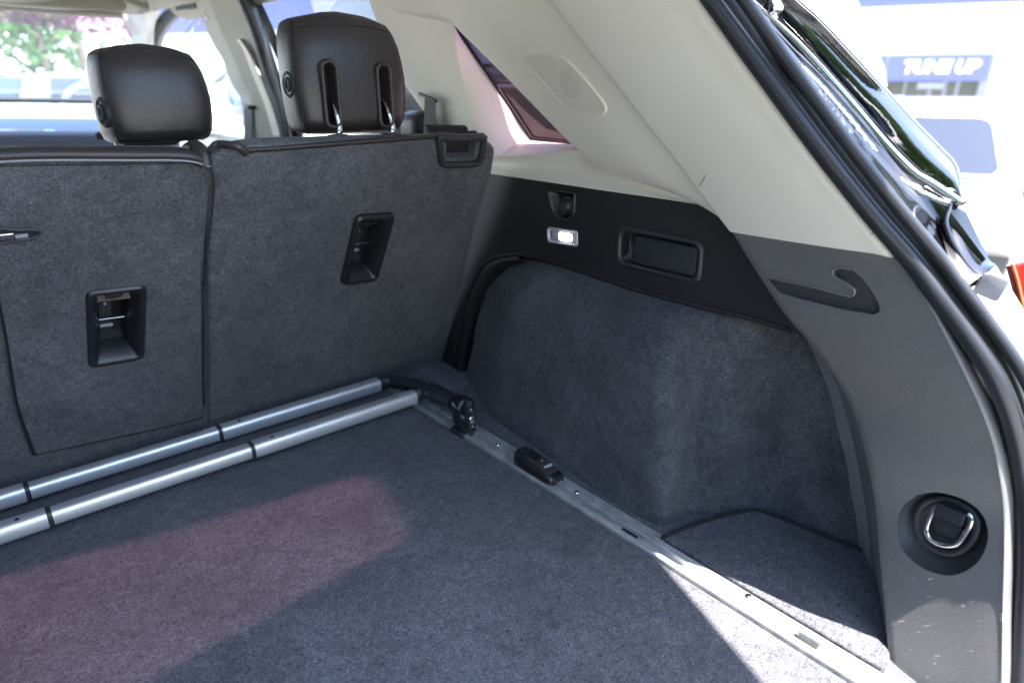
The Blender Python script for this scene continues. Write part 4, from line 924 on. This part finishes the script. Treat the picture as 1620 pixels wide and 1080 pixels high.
# hub: tall rounded block standing on the rail with a bright push button
hn2 = V((-.15, -1, .12)).normalized(); hu = V((1, -.15, 0)).normalized(); hv = hu.cross(-hn2).normalized()
if hv.z < 0: hv = -hv
hcn = PY(727, 650, 1.09)
Hc = V((.804, 1.115, .046))
hubl = lambda d, a: [Hc+hu*x+hv*y+hn2*d for x, y in [((.024+a)*math.cos(t)*1.0, (.040 if math.sin(t) > 0 else .042)*1.0*math.copysign(abs(math.sin(t))**.55, math.sin(t))+a*math.sin(t)+.004) for t in [2*math.pi*k/36 for k in range(36)]]]
M_GLB = mat('gloss black plastic', (.012, .012, .013), .18, coat=.6)
rings('hub', [hubl(-.030, -.004), hubl(-.022, 0), hubl(.006, 0), hubl(.010, -.002), hubl(.011, -.005), hubl(.009, -.007)], M_GLB, bars, True, label='upright glossy black hub standing on the rail')
rings('hub_plate', [[Hc+hu*.009-hv*.006+hu*x*.010*s+hv*y*.022*s+hn2*d for x, y in [(math.cos(t), math.copysign(abs(math.sin(t))**.6, math.sin(t))) for t in [2*math.pi*k/24 for k in range(24)]]] for d, s in ((.008, 1.12), (.013, 1.08), (.014, .95), (.012, .85))], M_MATTE, bars, True)
rings('push_button', [rrect(Hc+hu*.009-hv*.008+hn2*d, hu, hv, .017+a, .016+a, .004) for d, a in ((.010, 0), (.016, 0), (.0175, -.002), (.018, -.006))], M_STEEL, bars, True, label='bright square push button')
for vv in (.014, -.026):
    rings('set_screw', [disc(Hc+hu*.009+hv*vv+hn2*d, hu, hv, r, 12) for d, r in ((.012, .003), (.015, .0028), (.0155, .002))], M_STEEL, bars, True)
box('hub_foot', Hc+V((0, .01, -.043)), (.044, .05, .014), M_BLK, bars, .004)

clamp = empty('rail_clamp', (.82, .90, 0), 'small black sliding clamp with a push tab, clipped on the silver rail', 'clamp')
cl_s = []
cprof = [(-.062, .016, .9), (-.061, .019, 1.15), (-.052, .0215, 1.35), (-.03, .022, 1.6), (.0, .0225, 1.9), (.022, .0225, 2.15), (.042, .022, 2.25), (.055, .0195, 2.1), (.062, .015, 1.75), (.063, .011, 1.4)]
for y, wd, h in [tuple(cr([V(p) for p in cprof], k/23)) for k in range(24)]:
    hgt = h*.0165; sec = []
    for k in range(25):
        t = math.pi*k/24; e = .55
        sec.append(V((.8165+wd*math.copysign(abs(math.cos(t))**e, math.cos(t)), .884+y*.95, .001+hgt*abs(math.sin(t))**.5)))
    cl_s.append(sec)
cl = grid('clamp_body', cl_s, M_GLB, clamp)
mk('clamp_end', cl_s[0], [tuple(range(25))], M_GLB, clamp, False); mk('clamp_end', cl_s[-1], [tuple(range(25))], M_GLB, clamp, False)
cn = V((0, -.2, .98)).normalized(); cv = V((0, .98, .2)).normalized()
pc2 = V((.8165, .858, .0283))
rings('push_tab', [rrect(pc2+cn*d, V((1, 0, 0)), cv, .028+a, .048+a, .007) for d, a in ((-.006, 0), (.0015, 0), (.003, -.002), (.0032, -.006))], M_BLK, clamp, True)
rings('thumb_dish', [disc(V((.8165, .922, .0368+z)), V((1, 0, 0)), V((0, 1, 0)), r, 20) for z, r in ((.000, .0115), (.0018, .0105), (.0014, .009), (.0003, .005))], M_MATTE, clamp, True)
def text_mesh(name, body, size, ext, m, parent, origin, xdir, ydir, bold=0., shear=0.):
    cu = bpy.data.curves.new(name, 'FONT'); cu.body = body; cu.size = size; cu.extrude = ext; cu.offset = bold; cu.shear = shear
    cu.align_x = 'CENTER'; cu.align_y = 'CENTER'; cu.resolution_u = 3
    to = bpy.data.objects.new(name, cu); COL.objects.link(to); bpy.context.view_layer.update()
    me = bpy.data.meshes.new_from_object(to.evaluated_get(bpy.context.evaluated_depsgraph_get())); bpy.data.objects.remove(to)
    z = xdir.cross(ydir); vs = [origin+xdir*v.co.x+ydir*v.co.y+z*v.co.z for v in me.vertices]
    return mk(name, vs, [tuple(p.vertices) for p in me.polygons], m, parent, False)
text_mesh('push_lettering', 'PRESS', .0085, .0002, M_WHT, clamp, pc2+cn*.0036-cv*.006, V((1, 0, 0)), cv, .0002)
rings('indicator_dot', [disc(pc2+cn*(.0034+d)+cv*.013, V((1, 0, 0)), cv, r, 10) for d, r in ((0, .0018), (.0005, .0015))], M_WHT, clamp, True)
# stray hairs on the trim
def hair(name, pts, label): tag(tube(name, pts, .0006, M_DARK, None, 5, 12), label, 'hair')
hair('hair', [PX(1107, 294, .905), PX(1112, 285, .905), PX(1116, 278, .905)], 'short dark hair stuck on the beige pillar edge above the trim corner')
hair('hair', [PX(1377, 372, .888), PX(1381, 369, .888), PX(1381, 363, .888)], 'tiny curled hair on the beige pillar beside the seal')

# ================================================================== OUTSIDE
GZ = -.72
M_PAVE = mat('sunlit concrete paving', (.34, .335, .32), .85, bump=(20, .3, .01), var=(1.2, (.27, .265, .255), .35, .7))
g = mk('pavement', [V((-300, -300, GZ)), V((300, -300, GZ)), V((300, 300, GZ)), V((-300, 300, GZ))], [(0, 1, 2, 3)], M_PAVE, None, False); tag(g, kind='structure')
M_WWALL = mat('white render', (.72, .71, .69), .8, bump=(60, .2, .004))
M_BLUE = mat('pale blue signboard', (.11, .12, .34), .5)
M_SHOPG = mat('dark shop glass', (.02, .025, .02), .08, coat=.5)
M_WFRM = mat('grey window frame', (.22, .22, .23), .5)
fd = V((.448, -.894, 0)).normalized(); fn = V((-.894, -.448, 0))      # facade runs away to the left; normal faces the car
FD = fn.dot(PP(1480, 100, V((FW.x, FW.y, 0)).normalized(), 21.0))
def Fp(x, y, off=0.): return PP(x, y, fn, FD+off)
bld = empty('shop_building', (Fp(1480, 135).x, Fp(1480, 135).y, GZ), 'white single storey workshop with pale blue fascia band and tune up window', 'building')
def wallq(name, x0, x1, z0, z1, m, th=.3, off=0., label=None, par=None):
    a = Fp(x0, 100, off); b = Fp(x1, 100, off)
    return prism(name, [V((a.x, a.y, z0)), V((b.x, b.y, z0)), V((b.x, b.y, z1)), V((a.x, a.y, z1))], -fn*th, m, par or bld, label=label, smooth=False)
zb0 = Fp(1480, 8).z; wz1 = Fp(1460, 87).z; wz0 = Fp(1460, 154).z
wallq('wall', 250, 1570, GZ, zb0, M_WWALL)
wallq('wall', 1570, 2100, GZ, zb0, M_WWALL)
wallq('fascia_band', 250, 2100, zb0, zb0+1.3, M_BLUE, .5, .12, label='pale blue band along the roof edge')
wallq('roof', 250, 2100, zb0+1.3, zb0+1.5, M_WWALL, 8, .15)
wf = wallq('window', 1362, 1572, wz0, wz1, M_WFRM, .12, .06, label='workshop window under a blue sign panel')
zs = Fp(1480, 128).z
wallq('sign_panel', 1409, 1566, zs, wz1-.03, M_BLUE, .05, .12, label='blue panel reading TUNE UP')
wallq('sign_panel', 1364, 1400, zs, wz1-.03, M_BLUE, .05, .12, label='narrow blue panel left of the lettering')
for a, b in ((1364, 1400), (1409, 1437), (1442, 1462), (1465, 1476), (1484, 1500), (1507, 1520), (1527, 1556)):
    wallq('pane', a, b, wz0+.04, zs-.03, M_SHOPG, .04, .10, par=wf)
wallq('notice', 1458, 1500, (wz0+zs)/2, zs-.06, M_WFRM, .03, .14, label='pale notice in the workshop window')
tx = text_mesh('sign_lettering', 'TUNE UP', .46, .02, mat('white lettering', (.9, .9, .92), .4), bld, Fp(1486, 107, .15)+V((0, 0, 0)), fd, V((0, 0, 1)), .022, .2)
for x in (470, 530, 620, 700):
    wallq('window', x, x+40, .4, 1.6, M_SHOPG, .05, .05)

def leafcloud(name, c, r, n, m, parent, size=.09, seed=1, lobes=7):
    rnd = random.Random(seed); vs = []; fs = []
    cl_ = [(V((rnd.uniform(-1, 1)*r[0]*.65, rnd.uniform(-1, 1)*r[1]*.65, rnd.uniform(-.7, .8)*r[2]*.7)), rnd.uniform(.35, .6)) for _ in range(lobes)]
    for i in range(n):
        lc_, lr = rnd.choice(cl_)
        d = V((rnd.gauss(0, 1), rnd.gauss(0, 1), rnd.gauss(0, 1))).normalized()*lr*rnd.uniform(.55, 1.05)
        p = V(c)+lc_+V((d.x*r[0], d.y*r[1], d.z*r[2]))
        a = V((rnd.gauss(0, 1), rnd.gauss(0, 1), rnd.gauss(0, .6))).normalized(); b = a.cross(V((rnd.gauss(0, 1), rnd.gauss(0, 1), rnd.gauss(0, 1)))).normalized()
        s = size*rnd.uniform(.6, 1.4); k = len(vs)
        vs += [p-a*s, p+b*s*.5, p+a*s, p-b*s*.5]; fs.append((k, k+1, k+2, k+3))
    me = bpy.data.meshes.new(name); c = V(c); me.from_pydata([v-c for v in vs], [], fs); me.materials.append(m)
    o = bpy.data.objects.new(name, me); COL.objects.link(o); o.parent = parent; o.location = c-WL[parent.name]; WL[o.name] = c
    return o
def leafmat(name, c1, c2):
    m = mat(name, c1, .6, var=(2.5, c2, .35, .65)); b = m.node_tree.nodes['Principled BSDF']
    N = m.node_tree.nodes; L = m.node_tree.links; out = N['Material Output']; t = N.new('ShaderNodeBsdfTranslucent'); t.inputs[0].default_value = (*[v*1.3 for v in c2], 1)
    mx = N.new('ShaderNodeMixShader'); mx.inputs[0].default_value = .35
    L.new(b.outputs[0], mx.inputs[1]); L.new(t.outputs[0], mx.inputs[2]); L.new(mx.outputs[0], out.inputs[0]); return m
M_LEAF = leafmat('fresh green leaves', (.045, .11, .03), (.09, .17, .04))
M_LEAFD = leafmat('deep green leaves', (.06, .13, .03), (.12, .20, .05))
M_HEDGE = leafmat('yellow green hedge', (.16, .24, .04), (.26, .33, .06))
M_BARK = mat('bark', (.09, .07, .05), .9, bump=(30, .6, .01))
def tree(x, y, h, r, label, group, m=M_LEAF, n=2600, seed=1, size=.11):
    t = empty('tree', (x, y, GZ), label, 'tree', group)
    tube('trunk', [V((x, y, GZ)), V((x+.1, y, GZ+h*.25)), V((x, y+.1, GZ+h*.6)), V((x+.1, y, GZ+h*.85))], [.16-.012*k for k in range(10)], M_BARK, t, 8, 10)
    rnd = random.Random(seed)
    for k in range(5):
        a = rnd.uniform(0, 6.28); z0 = GZ+h*(.35+.1*k*.6)
        tube('limb', [V((x, y, z0)), V((x+math.cos(a)*r*.4, y+math.sin(a)*r*.4, z0+h*.12)), V((x+math.cos(a)*r*.75, y+math.sin(a)*r*.75, z0+h*.2))], [.06, .05, .04, .03, .02, .01], M_BARK, t, 6, 6)
    leafcloud('crown', (x, y, GZ+h*(.66 if m is M_LEAF else .56)), (r, r, h*(.36 if m is M_LEAF else .46)), n, m, t, size, seed, 9)
    return t
# seen through the windshield
def azp(px, D):
    a = V((FW.x, FW.y, 0)).normalized(); d = a*1134.7+RT*(px-810); d.normalize(); return d*D
for i, (px, D, h, r, lb_) in enumerate(((78, 17, 4.4, 1.5, 'leafy green tree seen through the windshield left of the middle head restraint'), (135, 20, 5.4, 1.5, 'taller green tree beyond the windshield, just left of the middle head restraint top'))):
    p = azp(px, D); tree(p.x, p.y, h, r, lb_, 'trees beyond the windshield', M_LEAF, 900, 11+i, .12)
# reflected trees behind the car
for i, (x, y, h, r) in enumerate(((2.5, -13, 7.5, 3.0), (-9, -3.2, 6.4, 2.6), (-3.5, -13, 8, 3), (-11, .8, 6.0, 2.8), (-8.5, -8, 7.4, 3.2))):
    tree(x, y, h, r, ['broad green tree behind the car at the right end of its row', 'dense green tree reflected in the glossy black quarter glass', 'green tree behind the car, second from the right in its row', 'green tree beside the car on its left', 'tallest green tree behind the left rear corner of the car'][i], 'trees standing behind the car', M_LEAFD, 6500, 31+i, .24)
p0, p1 = azp(-150, 27), azp(150, 27)
hg = empty('hedge', (p0.x, p0.y, GZ), 'low yellow green hedge beyond the windshield behind a fence', 'hedge')
rnd = random.Random(5)
for k in range(6):
    p = p0.lerp(p1, (k+.5)/6); leafcloud('clump', (p.x, p.y, GZ+.85), (1.3, .7, .75), 700, M_HEDGE, hg, .12, 60+k, 6)
fe = empty('fence', (p0.x, p0.y-2, GZ), 'thin dark rail fence in front of the low hedge', 'fence')
q0, q1 = azp(-150, 24), azp(140, 24)
for k in range(7):
    p = q0.lerp(q1, k/6); box('post', (p.x, p.y, GZ+.75), (.12, .12, 1.5), M_WFRM, fe)
for z in (.45, .95):
    tube('rail', [V((q0.x, q0.y, GZ+z)), V((q1.x, q1.y, GZ+z))], .04, M_WFRM, fe, 6)

wh = azp(60, 42)
whb = empty('warehouse', (wh.x, wh.y, GZ), 'long white warehouse added to whiten the view beyond the windshield', 'building')  # invented building, put here so the windshield view burns out white
box('wall', (wh.x, wh.y+5, GZ+4.5), (46, 10, 9), M_WWALL, whb)
box('roof_edge', (wh.x, wh.y+5, GZ+9.1), (46.6, 10.6, .3), M_WFRM, whb)
for k in range(4):
    rd_ = box('loading_door', (wh.x-15+k*9, wh.y-.03, GZ+1.7), (3.2, .1, 3.4), M_FLANGE, whb)
# parked cars
def car_model(x, y, rz, paint, label, scale=1., cat='car', tall=1.0, group='cars parked outside'):
    t = empty('parked_car', (x, y, GZ), label, cat, group)
    ca, sa = math.cos(rz), math.sin(rz)
    def T(v): return V((x+(v[0]*ca-v[1]*sa)*scale, y+(v[0]*sa+v[1]*ca)*scale, GZ+v[2]*scale*(tall if v[2] > .9 else 1)))
    def sect(lst): return [[T((xx, yy*wd, zz)) for xx, zz in prof_] for yy, wd, prof_ in lst]
    body = [(-2.25, .45), (-2.28, .75), (-2.2, .98), (-1.3, 1.02), (0, 1.03), (1.2, 1.0), (2.05, .90), (2.28, .70), (2.26, .42), (1.9, .30), (0, .28), (-1.9, .32)]
    loops = []
    for yy, s in ((-.90, .93), (-.93, 1.0), (-.6, 1.01), (0, 1.015), (.6, 1.01), (.93, 1.0), (.90, .93)):
        loops.append([T((xx*s, yy, .3+(zz-.3)*(1 if abs(yy) < .92 else .97))) for xx, zz in body])
    n = len(body); vs = [v for l in loops for v in l]; fs = [(i*n+j, i*n+(j+1) % n, (i+1)*n+(j+1) % n, (i+1)*n+j) for i in range(6) for j in range(n)]+[tuple(range(n)), tuple(6*n+j for j in range(n))]
    bevel(mk('body', vs, fs, paint, t), .03)
    ca_b = [(-2.1, 1.0), (-1.75, 1.45), (-1.5, 1.52), (0, 1.56), (.4, 1.5), (1.25, 1.0)]
    loops = [[T((xx, yy*(1 if zz < 1.1 else .82), zz)) for xx, zz in ca_b] for yy in (-.86, .86)]
    n = 6; vs = [v for l in loops for v in l]; fs = [(j, (j+1) % n, n+(j+1) % n, n+j) for j in range(n)]+[tuple(range(n)), tuple(range(n, 2*n))]
    bevel(mk('cabin', vs, fs, paint, t), .05, 3)
    gm_ = MATS['car glass']
    for s in (-1, 1):
        for a, b in (((-1.55, 1.08), (-.55, 1.08)), ((-.45, 1.08), (.95, 1.08))):
            xt = (-1.4, -.55) if a[0] < -1 else (-.45, .42)
            w0, w1 = .875, .735
            mk('side_window', [T((a[0], s*w0, 1.08)), T((b[0], s*w0, 1.08)), T((xt[1], s*w1, 1.45)), T((xt[0], s*w1, 1.45))], [(0, 1, 2, 3)], gm_, t, False)
    def endwin(xb, zb_, xt, zt, nm):
        yb1, yt1 = .72, .60
        pts = rpoly([T((xb, -yb1, zb_)), T((xb, yb1, zb_)), T((xt, yt1, zt)), T((xt, -yt1, zt))], .09*scale, 5); mk(nm, pts, [tuple(range(len(pts)))], gm_, t, False)
    endwin(-2.10, 1.04, -1.785, 1.45, 'rear_window'); endwin(1.20, 1.07, .46, 1.47, 'windshield')
    for xx in (-1.4, 1.4):
        for s in (-1, 1):
            w_ = rings('wheel', [[T((xx+r*math.cos(a), s*(.80+d), .33+r*math.sin(a))) for a in [2*math.pi*k/20 for k in range(20)]] for d, r in ((-.1, .33), (.1, .33), (.13, .30), (.13, .21), (.10, .20), (.11, .05))], M_RUB, t, True)
    for s in (-1, 1):
        box('tail_light', T((-2.22, s*.89, .80)), (.06*scale, .06*scale, .2*scale), M_RED, t, .02, (V((ca, sa, 0)), V((-sa, ca, 0)), V((0, 0, 1))))
    return t
mat('car glass', (.035, .042, .062), .08, coat=.4)
M_CW = mat('white car paint', (.78, .78, .80), .3, coat=1)
M_CB = mat('light blue car paint', (.10, .18, .26), .25, coat=1)
M_CS = mat('silver car paint', (.16, .18, .21), .3, .3, coat=1)
p = azp(1452, 7.8); fh = p.normalized()
car_model(p.x, p.y, math.atan2(fh.y, fh.x)-.06, M_CW, 'white car with blue grey rear window parked in front of the workshop', 1.0, 'car', .865)
p = azp(330, 9.5); car_model(p.x, p.y, .9, M_CB, 'light blue car parked close outside the front passenger window', 1.0, 'car')
p = azp(255, 14.0); car_model(p.x, p.y, 1.2, M_CS, 'silver grey car parked beyond the blue one, above the middle head restraint', 1.0, 'car', 1.25)
p = azp(160, 16.5); car_model(p.x, p.y, .4, M_CS, 'silver car parked past the windshield at the left of the middle head restraint', 1.0, 'car', 1.1)
M_CD = mat('dark car paint', (.02, .018, .022), .3, coat=.6)
p = azp(790, 4.6); car_model(p.x, p.y, 1.75, M_CD, 'dark van added alongside to keep the view through the purple quarter window dark', 1.0, 'van', 1.45)  # made-up van, hides the bright surroundings behind the tinted glass
